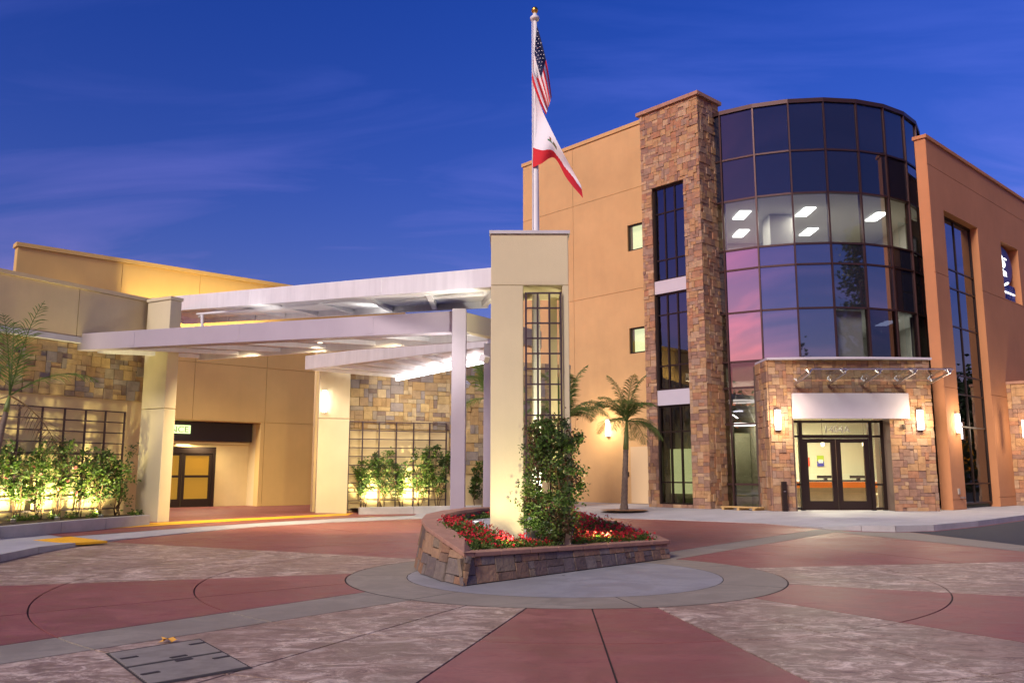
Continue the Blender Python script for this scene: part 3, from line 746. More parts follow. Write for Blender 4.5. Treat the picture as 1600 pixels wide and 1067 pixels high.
# door set
dset = MB(); yd = PY + .5
def door_frame():
    fw = .11; b = MB()
    x0, x1, x2, x3 = xd0, xd0 + .36, xd1 - .42, xd1
    b.box(x0, x0 + fw, yd, yd + .14, Z0, zD); b.box(x3 - fw, x3, yd, yd + .14, Z0, zD)
    b.box(x1 - fw / 2, x1 + fw / 2, yd - .01, yd + .14, Z0, zD); b.box(x2 - fw / 2, x2 + fw / 2, yd - .01, yd + .14, Z0, zD)
    b.box(x0 + fw, x3 - fw, yd + .003, yd + .137, zD - .08, zD)
    zt_ = ay(1320, 681, PY).z
    b.box(x1 + fw / 2, x2 - fw / 2, yd + .003, yd + .137, zt_ - .05, zt_ + .06)
    for a, c in ((x0 + fw, x1 - fw / 2), (x2 + fw / 2, x3 - fw)):
        for z in (Z0 + .02, ay(1320, 757, PY).z - .03, zt_ - .02): b.box(a, c, yd + .02, yd + .12, z, z + .06)
    o = b.build('entrance_frame', M_BRONZE, bld)
    for a, c in ((x0 + fw, x1 - fw / 2), (x2 + fw / 2, x3 - fw)):
        MB().box(a, c, yd + .06, yd + .07, Z0 + .08, zD - .08).build('pane', GL_CLEAR, o)
    MB().box(x1 + fw / 2, x2 - fw / 2, yd + .06, yd + .07, zt_ + .06, zD - .08).build('pane', GL_CLEAR, o)
    xm = (x1 + x2) / 2; zm_ = ay(1320, 751, PY).z
    for a, c, hs in ((x1 + fw / 2 + .01, xm - .008, -1), (xm + .008, x2 - fw / 2 - .01, 1)):
        b = MB(); z0, z1 = Z0 + .012, zt_ - .06
        b.box(a, a + .15, yd + .03, yd + .09, z0, z1); b.box(c - .15, c, yd + .03, yd + .09, z0, z1); b.box(a + .15, c - .15, yd + .032, yd + .088, z1 - .13, z1); b.box(a + .15, c - .15, yd + .032, yd + .088, z0, z0 + .28)
        d = b.build('door', M_BRONZE, bld)
        MB().box(a + .15, c - .15, yd + .055, yd + .065, z0 + .28, z1 - .13).build('pane', GL_CLEAR, d)
        MB().box(a + .10, c - .06, yd - .03, yd + .0, zm_ - .025, zm_ + .025).build('push_bar', M_BRONZE, d)
    return zt_, xm, o
zt_, xm, efr = door_frame()
num = text('1404A', FP, xm + .05, -.5 + .02, zt_ + .13, .30, mat('number_silver', (.45, .42, .38), .4, metal=.6), efr, 'street_number', width=1.05, ext=.012)
# black post slot on the portal
ax0 = ay(1219, 775, PY).x
bx(FP, ax0, ax0 + .15, .12, .24, Z0, ay(1222, 752, PY).z, 'push_button_post', M_BRONZE, None, bevel=.01)
tag(bpy.data.objects['push_button_post'], 'slim black post at the foot of the stone portal beside doors', 'post')
b = MB(); bxp = bpy.data.objects['push_button_post']
MB().lathe((ax0 + .075, PY - .245, .72), [(.001, 0), (.035, .0), (.035, .02), (.001, .02)], 10).build('push_button', M_STEEL, bxp)
bx(FP, ay(1408, 666, PY).x, ay(1412, 666, PY).x, .09, .14, ay(1410, 671, PY).z, ay(1410, 663, PY).z, 'card_reader', M_BRONZE, bld)
# glass canopy over the doors
can = thing('glass_awning', 'frameless glass awning on steel arms above the entrance doors', 'awning', (10.6, PY, zF + .6))
zC = ay(1320, 600, PY).z
x0, x1 = ay(1240, 600, PY).x, ay(1447, 600, PY).x
gm_ = glass('awning_glass', (.72, .78, .78), .06)
for k in range(4):
    a, c = x0 + (x1 - x0) * k / 4 + .01, x0 + (x1 - x0) * (k + 1) / 4 - .01
    MB().hexa([(a, PY - 1.7, zC + .30), (c, PY - 1.7, zC + .30), (c, PY - .12, zC + .12), (a, PY - .12, zC + .12), (a, PY - 1.7, zC + .315), (c, PY - 1.7, zC + .315), (c, PY - .12, zC + .135), (a, PY - .12, zC + .135)]).build('glass_panel', gm_, can)
for k in range(5):
    x = x0 + (x1 - x0) * (k + .0) / 4
    b = MB(); b.hexa([(x - .02, PY - 1.55, zC + .17), (x + .02, PY - 1.55, zC + .17), (x + .02, PY - .08, zC - .06), (x - .02, PY - .08, zC - .06), (x - .02, PY - 1.55, zC + .21), (x + .02, PY - 1.55, zC + .21), (x + .02, PY - .08, zC + .04), (x - .02, PY - .08, zC + .04)])
    a_ = b.build('support_arm', M_STEEL, can)
    for yy, zz_ in ((PY - 1.45, zC + .20), (PY - .40, zC + .05)):
        s_ = MB()
        for dx, dy in ((-.09, -.09), (.09, -.09), (-.09, .09), (.09, .09)): s_.tube([(x, yy, zz_ - .02), (x + dx, yy + dy, zz_ + .09)], .014, 6)
        s_.build('spider_fitting', M_STEEL, a_)
MB().bar((x0 - .02, PY - 1.68, zC + .27), (x1 + .02, PY - 1.68, zC + .27), .03, .03).build('front_rail', M_STEEL, can)

# --- lobby seen through the doors
M_LOBF = mat('lobby_floor', (.45, .38, .26), .4)
M_ORG = mat('orange_laminate', (.80, .22, .02), .5)
M_LWALL = mat('lobby_wall', (.62, .60, .46), .9)
b = MB(); b.box(8.8, 13.4, PY + .66, 35, Z0 - .02, Z0 + .006); b.build('lobby_floor', M_LOBF, bld)
b = MB(); b.box(6.0, 16.0, 35.0, 35.2, Z0, 4.6); b.build('lobby_wall', M_LWALL, bld)
b = MB(); b.box(8.6, 8.75, 28.6, 35, Z0, 4.4); b.build('lobby_wall', M_LWALL, bld)
b = MB(); b.box(8.8, 13.6, 28.2, 35, 3.46, 3.6); b.build('lobby_ceiling', M_CEIL, bld)
b = MB(); b.box(13.0, 13.35, 29.0, 29.4, Z0, 3.4); b.build('lobby_column', M_ORG if False else mat('timber_column', (.62, .30, .07), .5, noise=.2), bld)
b = MB(); b.box(9.1, 9.75, 31.5, 31.6, Z0, 3.2); b.build('orange_partition', M_ORG, bld)
desk = thing('reception_desk', 'reception counter with an orange band behind the glass doors', 'counter', (11, 30.4, Z0))
MB().box(9.2, 12.9, 30.0, 30.7, Z0 + .006, .78).build('counter_front', mat('counter_grey', (.28, .22, .15), .6, noise=.15), desk)
MB().box(9.15, 12.95, 29.95, 30.75, .783, .98).build('counter_band', M_ORG, desk)
MB().box(9.1, 13.0, 29.9, 30.8, .983, 1.03).build('counter_top', M_WHITE, desk)
for q, (x, lab) in enumerate(((11.0, 'wide dark monitor on the reception counter, left door pane'), (12.15, 'small dark monitor on the reception counter, right door pane'))):
    t = thing('monitor', lab, 'monitor', (x, 30.4, 1.035), 'monitors on the counter')
    MB().box(x - .3, x + .3, 30.35, 30.39, 1.1, 1.2).build('screen', M_BRONZE, t); MB().box(x - .05, x + .05, 30.33, 30.45, 1.035, 1.1).build('stand', M_BRONZE, t)
ch = thing('lobby_chair', 'pale lobby chair with steel legs behind the right glass door', 'chair', (12.2, 28.6, Z0))
MB().box(11.95, 12.5, 28.4, 28.9, .55, .62).build('seat', mat('chair_fabric', (.50, .42, .28), .8), ch, bevel=.02)
MB().hexa([(11.95, 28.36, .64), (12.5, 28.36, .64), (12.5, 28.41, .64), (11.95, 28.41, .64), (11.97, 28.28, 1.06), (12.48, 28.28, 1.06), (12.48, 28.33, 1.06), (11.97, 28.33, 1.06)]).build('backrest', MATS['chair_fabric'], ch, bevel=.02)
for dx in (11.98, 12.47):
    for dy in (28.43, 28.86): MB().tube([(dx, dy, Z0 + .01), (dx, dy, .55)], .015, 6).build('leg', M_STEEL, ch)
M_PEND = emis('pendant_glow', (1, .85, .5), 7)
for x, lab in ((10.9, 'small glowing pendant lamp over the counter, left door pane'), (12.35, 'small glowing pendant lamp over the counter, right door pane')):
    t = thing('pendant_lamp', lab, 'pendant lamp', (x, 30.2, 2.35), 'pendants over the counter')
    MB().lathe((x, 30.2, 2.2), [(.001, 0), (.05, .03), (.06, .15), (.04, .25), (.001, .26)], 10).build('shade', M_PEND, t); MB().tube([(x, 30.2, 2.46), (x, 30.2, 3.46)], .008, 5).build('cord', M_BRONZE, t)
pst = MB().box(12.55, 12.8, 29.93, 29.948, 1.42, 1.72) ; pst = None
b = MB(); b.box(12.36, 12.62, 34.93, 34.99, 1.55, 1.75, 0); b.box(12.36, 12.62, 34.93, 34.99, 1.76, 1.98, 1); b.box(12.40, 12.58, 34.92, 34.928, 1.68, 1.82, 2)
tag(b.build('wall_poster', [mat('poster_blue', (.05, .06, .4), .6), mat('poster_green', (.35, .5, .05), .6), M_WHITE]), 'small green and blue notice on the lobby wall', 'notice')
b = MB(); b.box(11.75, 12.05, 34.93, 34.99, 1.55, 1.9); tag(b.build('wall_notice', mat('notice_red', (.7, .08, .05), .6)), 'small red notice on the lobby wall', 'notice')
for k, (x, y) in enumerate(((10.2, 29.6), (12.2, 29.6), (11.2, 32.4))):
    o = MB(); o.box(x - .6, x + .6, y - .12, y + .12, 3.40, 3.465); o = o.build('ceiling_light', emis('lobby_light', (1, .93, .7), 6))
    tag(o, ['lobby ceiling strip light above the orange partition', 'lobby ceiling strip light above the chair', 'lobby ceiling strip light at the back over the counter'][k], 'ceiling light', 'lobby strip lights')
    light(o, 'AREA', (x, y, 3.36), 120, (1, .90, .66), (0, 0, -1), 1.2, .3)
# lobby side bay left of the portal: ring lights
for k, (z, r, lab) in enumerate(((2.95, .55, 'lower glowing ring lamp behind the glass beside the tower'), (3.75, .6, 'upper pale ring lamp behind the glass beside the tower'))):
    t = thing('ring_lamp', lab, 'pendant lamp', (8.0, 29.6, z), 'ring lamps in the side bay')
    c0 = Vector((7.95, 29.9, z)); pts = [c0 + Vector((r * cos(2 * pi * j / 24), r * sin(2 * pi * j / 24), 0)) for j in range(25)]
    MB().tube(pts, .03, 6, cap=False).build('ring', emis('ring_glow%d' % k, (1, .85, .95), 6 if k == 0 else .8), t)
    for j in range(3): MB().tube([c0 + Vector((r * cos(2.1 * j), r * sin(2.1 * j), 0)), (7.95, 29.9, 4.3)], .006, 4).build('cable', M_STEEL, t)
    if k == 0: light(t, 'POINT', (7.95, 29.9, z - .2), 22, (1, .9, .8), size=.4)
b = MB(); b.box(6.8, 8.58, 31.0, 31.1, Z0, 2.7); b.build('lobby_screen', mat('lobby_screen', (.55, .55, .38), .8), bld)
pl = thing('wooden_pallet', 'flat pale wooden skid lying at foot of the glass by the tower', 'skid', gp(1155, 796, .13), None)
p0, p1 = gp(1125, 796, Z0), gp(1182, 798, Z0)
dd = (p1 - p0).normalized(); nn = Vector((-dd.y, dd.x, 0))
for k in range(3): MB().bar(p0 + nn * (.1 + .2 * k) + Vector((0, 0, .09)), p1 + nn * (.1 + .2 * k) + Vector((0, 0, .09)), .14, .03).build('plank', mat('raw_timber', (.55, .36, .14), .8, noise=.2, nscale=8), pl)
for t in (.08, .5, .92):
    q = p0.lerp(p1, t); MB().bar(q + Vector((0, 0, .037)), q + nn * .6 + Vector((0, 0, .037)), .08, .07).build('bearer', MATS['raw_timber'], pl)

# ------------------------------------------------------------------ wall sconces
M_SC = emis('sconce_glow', (1, .90, .84), 7)
def sconce(fr, px, py, y0, y1, n, label, energy=60, w=.16):
    s, zc = fr.px(px, py, n); z0, z1 = fr.px(px, y1, n)[1], fr.px(px, y0, n)[1]
    t = thing('wall_sconce', label, 'wall lamp', fr.w(s, n, zc), 'tall white wall lamps')
    bx(fr, s - w / 2 - .01, s + w / 2 + .01, n + .002, n + .02, z0 - .02, z1 + .02, 'back_plate', M_STEEL, t)
    bx(fr, s - w / 2 + .01, s + w / 2 - .01, n + .022, n + .10, z0 + .03, z1 - .03, 'diffuser', M_SC, t)
    for z in (z0 - .01, z1 - .02): bx(fr, s - w / 2, s + w / 2, n + .021, n + .115, z, z + .03, 'cap', M_STEEL, t)
    light(t, 'POINT', fr.w(s, n + .62, zc), energy * .55, (1, .78, .50), size=.2)
sconce(FW, 951, 668, 655, 682, 0, 'tall wall lamp on the peach wall beside the palm')
sconce(FP, 1215, 655, 640, 672, .09, 'tall wall lamp on the stone left of the entrance doors')
sconce(FP, 1437, 655, 640, 672, .09, 'tall wall lamp on the stone right of the entrance doors')
sconce(FV, 1494, 660, 646, 676, 0, 'tall wall lamp on the rust pier next to the portal')
sconce(FV, 1598, 671, 656, 684, .68, 'tall wall lamp on stone base cut by the picture edge')

# ------------------------------------------------------------------ low building on the left
lb = thing('entrance_building', 'low cream and orange building with stone bands and automatic door', 'building', (-9, 26, 0))
# orange back wall with the door recess
FO = Frame((-8.85, 30.5), 48, 1)
if FO.n.dot(Vector((8.85, -30.5, 0))) < 0: FO.n = -FO.n
sO0, zO = FO.px(28, 385); sO1 = FO.px(545, 700)[0] + 2.5
so0 = FO.px(262, 720)[0] - 1.6; so1 = FO.px(405, 720)[0]; zo1 = FO.px(341, 658)[1]
panel = panel_wall(FO, sO0, sO1, Z0, zO, [(so0, so1, Z0, zo1)], [FO.px(190, 440)[0], FO.px(312, 450)[0], FO.px(412, 700)[0]], [zo1 + .02, 5.0], -.35, 0, M_ORANGE, lb)
panel.build('wall', M_ORANGE, lb)
bx(FO, sO0 - .05, sO1, -.4, .05, zO + .003, zO + .13, 'coping', M_ORANGE, lb)
FOe = Frame(FO.w(sO0, 0, 0), -42, 1)
for px_ in (215, 300, 380):  # unseen spots added behind the parapet to brighten the orange wall
    sq = FO.px(px_, 450)[0]; p_ = FO.w(sq, 1.3, 5.9); rl_ = thing('roof_fill_light', 'roof floodlight added behind the parapet, washing the orange wall', 'fill_light', p_, 'added roof floodlights') if False else None
    light(lb, 'SPOT', p_, 95, (1, .74, .34), -FO.n + Vector((0, 0, .75)), .1, spot=130, blend=1.0, name='roof_fill')
# recess: soffit band, sign, door, side wall
rd = -.9
b = MB(); b.fb(FO, so0, so1, rd - .1, rd, Z0, zo1); b.fb(FO, so0, so1, rd, -.352, zo1, zo1 + .1); b.fb(FO, so1, so1 + .1, rd, -.352, Z0, zo1 + .1); b.build('recess_wall', M_TAN, lb)
zaw = FO.px(341, 690, rd)[1]; zdt = FO.px(300, 698, rd)[1]
bx(FO, so0, so1 - .05, rd + .003, rd + .35, zaw, zo1 - .01, 'transom_band', mat('dark_purple_panel', (.03, .025, .03), .25), lb)
bx(FO, so0, so1 - .03, rd + .004, rd + .12, zaw - .10, zaw - .004, 'door_header', M_TAN, lb)
sd0 = FO.px(262, 740, rd)[0] - 1.4; sd1 = FO.px(333, 740, rd)[0]
zs_ = FO.px(290, 744, rd)[1]
b = MB(); b.fb(FO, sd1 - .10, sd1, rd + .004, rd + .16, Z0, zdt); b.fb(FO, sd0, sd1 - .1, rd + .006, rd + .155, zdt - .22, zdt)
dfr = b.build('door_frame', M_BRONZE, lb)
sdm = FO.px(283, 740, rd)[0]
M_DGL = glass('door_glass', (.72, .66, .45), .05)
for a, c in ((sdm, sd1 - .1), (sd0, sdm - .02)):
    b = MB(); fw = .09
    b.fb(FO, a, a + fw, rd + .03, rd + .09, Z0 + .01, zdt - .22); b.fb(FO, c - fw, c, rd + .03, rd + .09, Z0 + .01, zdt - .22)
    b.fb(FO, a + fw, c - fw, rd + .031, rd + .089, Z0 + .01, Z0 + .28); b.fb(FO, a + fw, c - fw, rd + .031, rd + .089, zs_ - .04, zs_ + .04); b.fb(FO, a + fw, c - fw, rd + .031, rd + .089, zdt - .30, zdt - .22)
    d = b.build('sliding_door', M_BRONZE, lb)
    bx(FO, a + fw, c - fw, rd + .055, rd + .065, Z0 + .28, zs_ - .04, 'pane', M_DGL, d); bx(FO, a + fw, c - fw, rd + .055, rd + .065, zs_ + .04, zdt - .3, 'pane', M_DGL, d)
bx(FO, sd0, sd1, rd + .0015, rd + .003, Z0, zdt - .2, 'vestibule_glow_plane', mat('vestibule_glow', (.62, .42, .16), .8, emit=(.8, .5, .14), estr=.30), lb)  # flat plane with its own glow in place of a lit vestibule
rec = light(lb, 'AREA', FO.w((so0 + so1) / 2 + .5, -.45, zaw - .12), 22, (1, .78, .45), (0, 0, -1), 2.0, .3, name='recess_light')
# lit entrance sign
ss1 = FO.px(297, 671, rd + .36)[0]; zs0, zs1 = FO.px(285, 677, rd + .36)[1], FO.px(285, 664, rd + .36)[1]
sg = thing('entrance_sign', 'pale green lit sign ending in NCE over the automatic door', 'sign', FO.w(ss1 - 1, rd + .36, zs0))
bx(FO, ss1 - 2.4, ss1, rd + .352, rd + .40, zs0, zs1, 'sign_panel', mat('sign_green', (.55, .8, .35), .5, emit=(.62, .85, .36), estr=.62), sg)
text('ENTRANCE', FO, ss1 - .06, rd + .402, zs0 + (zs1 - zs0) * .14, (zs1 - zs0) * 1.02, mat('sign_letter', (.28, .42, .16), .6), sg, 'lettering', ext=.004, align='RIGHT', width=1.1)
# left wall: parapet, stone band, trellis wall
FLW = Frame((-9.6, 22.0), 30, 1)
if FLW.n.dot(Vector((9.6, -22, 0))) < 0: FLW.n = -FLW.n
zp1 = FLW.px(110, 452)[1]; zp0 = FLW.px(60, 517, .25)[1]; zsb = FLW.px(110, 619)[1]
s_end = 0.55; s_beg = -6.5
b = panel_wall(FLW, s_beg, s_end, zp0, zp1, [], [FLW.px(113, 480)[0], -4.8], [], -.3, .25, M_TAN, lb, 'parapet_panel')
b.build('parapet', M_TAN, lb)
bx(FLW, s_beg, s_end, -.35, .30, zp1 + .003, zp1 + .10, 'coping', M_TAN, lb)
bx(FLW, s_beg, FLW.px(112, 530)[0] + .2, .02, .255, zp0 - .14, zp0 - .004, 'light_trough', M_GREYP, lb)
b = MB(); b.fb(FLW, s_beg, s_end, -.3, 0, Z0, zp0 - .004); lwall = b.build('wall', M_TAN, lb)
band = bx(FLW, s_beg, s_end, .002, .05, zsb, zp0 - .15, 'stone_band', M_MORTAR, lb)
rnd = random.Random(31); SG = []
SG += [(*x, band) for x in clad(FLW, s_beg + 2, s_end, zsb, zp0 - .15, .125, [], M_GSTONE, rnd, n0=.05)]
# column by the walkway
FA = Frame((-8.45, 21.2), 30, 1)      # s to the right and away, n towards the camera's left? keep both faces square to the wall
aL = Vector((-.866, .5, 0)); aR = az(30)
zA = ay(262, 468, 21.2).z
def quadcol(p, a, la, b_, lb_, z0, z1, name, m, parent, bevel=.015):
    q = [p, p + b_ * lb_, p + b_ * lb_ + a * la, p + a * la]
    return MB().hexa([v + Vector((0, 0, z0)) for v in q] + [v + Vector((0, 0, z1)) for v in q]).build(name, m, parent, bevel=bevel)
pA = Vector((-8.62, 21.2, 0))
zAj = ay(250, 638, 21.3).z
quadcol(pA, aL, .88, aR, .34, .0, zAj - .006, 'column', M_CREAM, lb); quadcol(pA, aL, .88, aR, .34, zAj + .006, zA, 'column', M_CREAM, lb)
quadcol(pA - aL * .03 - aR * .03, aL, .94, aR, .40, zA + .003, zA + .09, 'coping', M_CREAM, lb)
# second column with lamp
pB = Vector((-5.55, 25.6, 0)); zB = 4.75
zBj = ay(520, 654, 25.7).z
FB = Frame(pB, 75, 1)
if FB.n.y > 0: FB.n = -FB.n
sB0, sB1 = FB.px(494, 760)[0], FB.px(543, 760)[0]
bx(FB, sB0, sB1, -.9, 0, .05, zBj - .006, 'column', M_CREAM, lb, bevel=.015); bx(FB, sB0, sB1, -.9, 0, zBj + .006, zB, 'column', M_CREAM, lb, bevel=.015)
sconce(FB, 507, 627, 610, 644, 0, 'tall wall lamp on the cream column under the canopy', 4, .12)
# second stone and trellis wall
F2 = Frame((-4.9, 26.6), 66, 1)
if F2.n.y > 0: F2.n = -F2.n
z2b = F2.px(640, 671)[1]; z2t = 5.0
s2e = F2.px(757, 700)[0] + 3.2
b = MB(); b.fb(F2, -1.2, s2e, -.3, 0, Z0 - .12, z2t); b.build('wall', M_TAN, lb)
s2m = F2.px(701, 700)[0]
band2 = MB(); band2.fb(F2, -.6, s2m, .002, .04, z2b, z2t); band2.fb(F2, s2m, s2e, .002, .04, 1.25, z2t); band2 = band2.build('stone_band', M_MORTAR, lb)
SG += [(*x, band2) for x in clad(F2, -.3, s2m, z2b, z2t, .14, [], M_GSTONE, rnd, n0=.04)]
SG += [(*x, band2) for x in clad(F2, s2m, s2e, 1.25, z2t, .145, [], M_GSTONE, rnd, n0=.04)]
place_stones(SG, None, lb, 300)
MB().fb(FB, sB0 - 3.0, sB0, -.95, -.6, 4.4, 5.2)
q = Frame(pA, 30, 1)
bx(FLW, .552, .57, .02, .1, .55, .80, 'outlet_plate', M_CREAM, lb)

# planting bed kerbs
def bed_kerb(pts, h, w, name, parent_label, inner):
    """low concrete wall along a polyline; pieces are parts"""
    t = thing(name, parent_label, 'planter', pts[0])
    for k in range(len(pts) - 1):
        a, c = Vector(pts[k]), Vector(pts[k + 1]); e = (c - a).normalized() * .004; n = Vector((-(c - a).y, (c - a).x, 0)).normalized() * w
        if n.dot(inner) < 0: n = -n
        a = a + e; c = c - e; z0 = Vector((0, 0, -.06)); z1 = Vector((0, 0, h - a.z * 0))
        MB().hexa([a + z0, c + z0, c + n + z0, a + n + z0, a + z1, c + z1, c + n + z1, a + n + z1]).build('kerb_block', M_KERB, t, bevel=.012)
    return t
LB = [gp(-120, 862, .06), gp(0, 845, .06), gp(95, 833, .08), gp(165, 825, .1), gp(234, 819, .1)]
LB = [Vector((p.x, p.y, .05)) for p in LB]
k1 = bed_kerb(LB, .27, .15, 'planting_bed', 'low concrete planting bed of climbing roses under left trellis', Vector((-1, .3, 0)))
b = MB(); wp = [FLW.w(s, 0, .26) for s in (-7.5, -3.5, -2.2, -1.1, .0)]
for k in range(4): b.face([Vector((LB[k].x - .14, LB[k].y, .26)), Vector((LB[k + 1].x - .14, LB[k + 1].y, .26)), wp[k + 1], wp[k]])
b.build('soil', M_SOIL, k1)
R0, R1 = F2.w(-.05, 1.15, .05), F2.w(s2m + 1.6, 1.15, .05)
k2 = bed_kerb([R0, R0.lerp(R1, .35), R0.lerp(R1, .7), R1], .24, .15, 'planting_bed', 'low concrete planting bed under the trellis behind the cream column', Vector((0, 1, 0)))
b = MB(); b.face([R0 + Vector((0, .1, .18)), R1 + Vector((0, .1, .18)), F2.w(s2m + 1.6, 0, .23), F2.w(-.05, 0, .23)]); b.build('soil', M_SOIL, k2)

# trellises
def trellis(fr, ss, zs, n, label, group, r=.018, m=None):
    t = thing('trellis', label, 'trellis', fr.w((ss[0] + ss[-1]) / 2, n, zs[0]), group); m = m or mat('trellis_iron', (.07, .045, .05), .45, metal=.4)
    for s in ss: bx(fr, s - r, s + r, n - r, n + r, zs[0], zs[-1] + r, 'upright', m, t)
    for z in zs: bx(fr, ss[0] - r, ss[-1] + r, n - r * .7 + .012, n + r * .7 + .012, z - r * .8, z + r * .8, 'crossbar', m, t)
    return t
tn = .16
sp = [FLW.px(x, 650, tn)[0] for x in (-10, 30, 66, 101, 134, 165, 195)]
zt0 = FLW.px(100, 638, tn)[1]; dz = (zt0 - FLW.px(100, 655.5, tn)[1])
tA = trellis(FLW, sp, [zt0 - dz * k for k in range(9, -1, -1)], tn, 'iron trellis fixed to the left wall under the stone band', 'iron trellises')
sp2 = [F2.px(x, 700, tn)[0] for x in (545, 566, 592, 619, 646, 671, 697)]
z20 = F2.px(620, 660, tn)[1]; dz2 = z20 - F2.px(620, 673.3, tn)[1]
tB = trellis(F2, sp2, [z20 - dz2 * k for k in range(10, -1, -1)], tn, 'iron trellis on the wall behind the cream column', 'iron trellises')

# ------------------------------------------------------------------ island: planter, pillar, canopy
isl = [(Vector((-.57, 10.13)), .375), (Vector((-.92, 10.75)), .50), (Vector((-1.20, 11.45)), .60), (Vector((-1.34, 12.15)), .66), (Vector((-1.36, 13.0)), .69), (Vector((-1.2, 14.0)), .70), (Vector((-.85, 15.2)), .70), (Vector((-.25, 16.2)), .68), (Vector((.5, 16.6)), .64), (Vector((1.2, 16.4)), .58), (Vector((1.9, 15.5)), .44), (Vector((2.35, 14.4)), .32), (Vector((2.52, 13.46)), .27)]
front = [(isl[-1][0].lerp(isl[0][0], t), .27 + (.375 - .27) * t) for t in (.12, .24, .36, .48, .6, .72, .84, .94)]
poly = isl + front
cen = Vector((.4, 13.2))
_nm = {}
for _k in range(len(poly)):
    _p = poly[_k][0]; _a = (_p - poly[_k - 1][0]).normalized(); _b = (poly[(_k + 1) % len(poly)][0] - _p).normalized()
    def _in(t, p):
        q = Vector((-t.y, t.x)); return q if q.dot(cen - p) > 0 else -q
    _n1, _n2 = _in(_a, _p), _in(_b, _p); _m = (_n1 + _n2) / (1 + max(-.4, _n1.dot(_n2))); _nm[(round(_p.x, 5), round(_p.y, 5))] = _m
def inset(p, d):
    m = min(_nm, key=lambda q: (q[0] - p.x) ** 2 + (q[1] - p.y) ** 2); return p + _nm[m] * d
def ib(h): return .125 - .16 * h
isl_t = thing('stone_planter', 'wedge shaped stone planter with sandstone cap around the pillar', 'planter', (.4, 13.2, 0))
b = MB(); n = len(poly)
for k in range(n):
    p, h = poly[k]; q, g_ = poly[(k + 1) % n]
    pi_, qi = inset(p, .16), inset(q, .16); pt, qt = inset(p, .13), inset(q, .13)
    pb, qb = inset(p, ib(h)), inset(q, ib(g_))
    b.face([(pb.x, pb.y, -.01), (qb.x, qb.y, -.01), (qt.x, qt.y, g_ - .06), (pt.x, pt.y, h - .06)])
    po, qo = inset(p, .36), inset(q, .36)
    b.face([(po.x, po.y, h - .06), (qo.x, qo.y, g_ - .06), (qo.x, qo.y, 0), (po.x, po.y, 0)])
pw = b.build('planter_wall', M_MORTAR, isl_t)
# cap stones
for k in range(n):
    p, h = poly[k]; q, g_ = poly[(k + 1) % n]
    e = (q - p).normalized() * .003; A, B = inset(p + e, .075), inset(q - e, .075); C, D = inset(q - e, .37), inset(p + e, .37)
    MB().hexa([(A.x, A.y, h - .055), (B.x, B.y, g_ - .055), (C.x, C.y, g_ - .055), (D.x, D.y, h - .055), (A.x, A.y, h), (B.x, B.y, g_), (C.x, C.y, g_), (D.x, D.y, h)]).build('cap_stone', M_CAP, isl_t, bevel=.008)
# facing stones along the outline
def run(seq):
    pp = [poly[i] for i in seq]; cum = [0]
    for k in range(len(pp) - 1): cum.append(cum[-1] + (pp[k + 1][0] - pp[k][0]).length)
    def along(s):
        for k in range(len(cum) - 1):
            if s <= cum[k + 1] or k == len(cum) - 2:
                t = (s - cum[k]) / (cum[k + 1] - cum[k]); p = pp[k][0].lerp(pp[k + 1][0], t); return p, pp[k][1] * (1 - t) + pp[k + 1][1] * t, (pp[k + 1][0] - pp[k][0]).normalized()
    return along, cum[-1]
rnd = random.Random(41); PS = []
def face_stones(seq, cell, nrow, e0, e1):
    along, tot = run(seq); s0, s1 = e0, tot - e1
    nx = round((s1 - s0) / cell); cs = (s1 - s0) / nx
    for i, j, w, h in pack(nx, nrow, lambda i, j: False, [(2, 1), (2, 2), (1, 1), (3, 2), (2, 2), (3, 1), (2, 1)], rnd):
        sm = s0 + (i + w / 2) * cs; p, hh, t = along(sm); ht = hh - .062; f0, f1 = j / nrow, (j + h) / nrow
        fm = (f0 + f1) / 2; b0_ = ib(hh); bt = b0_ + (.13 - b0_) * fm
        inn = Vector((-t.y, t.x)); inn = inn if inn.dot(cen - p) > 0 else -inn
        q = p + inn * bt; X = Vector((t.x, t.y, 0)); top = Vector((inn.x * (.13 - b0_), inn.y * (.13 - b0_), ht)).normalized()
        Yv = X.cross(top) * -1
        if Yv.dot(Vector((inn.x, inn.y, 0))) < 0: Yv = -Yv
        Yv.normalize(); th = rnd.uniform(.05, .066)
        Mx = Matrix(((X.x, Yv.x, top.x), (X.y, Yv.y, top.y), (X.z, Yv.z, top.z))).to_4x4()
        c = Vector((q.x, q.y, ht * fm)) - Yv * (th / 2 - .02)
        PS.append((Matrix.Translation(c) @ Mx @ Matrix.Diagonal((w * cs - .003, th, h * ht / nrow - .003, 1)), rnd.choice(M_DSTONE), w * h, pw))
face_stones([12, 13, 14, 15, 16, 17, 18, 19, 20, 0], .115, 3, .08, .05); face_stones([0, 1, 2, 3, 4, 5, 6, 7], .12, 4, .06, 0)
place_stones(PS, None, isl_t, 300)
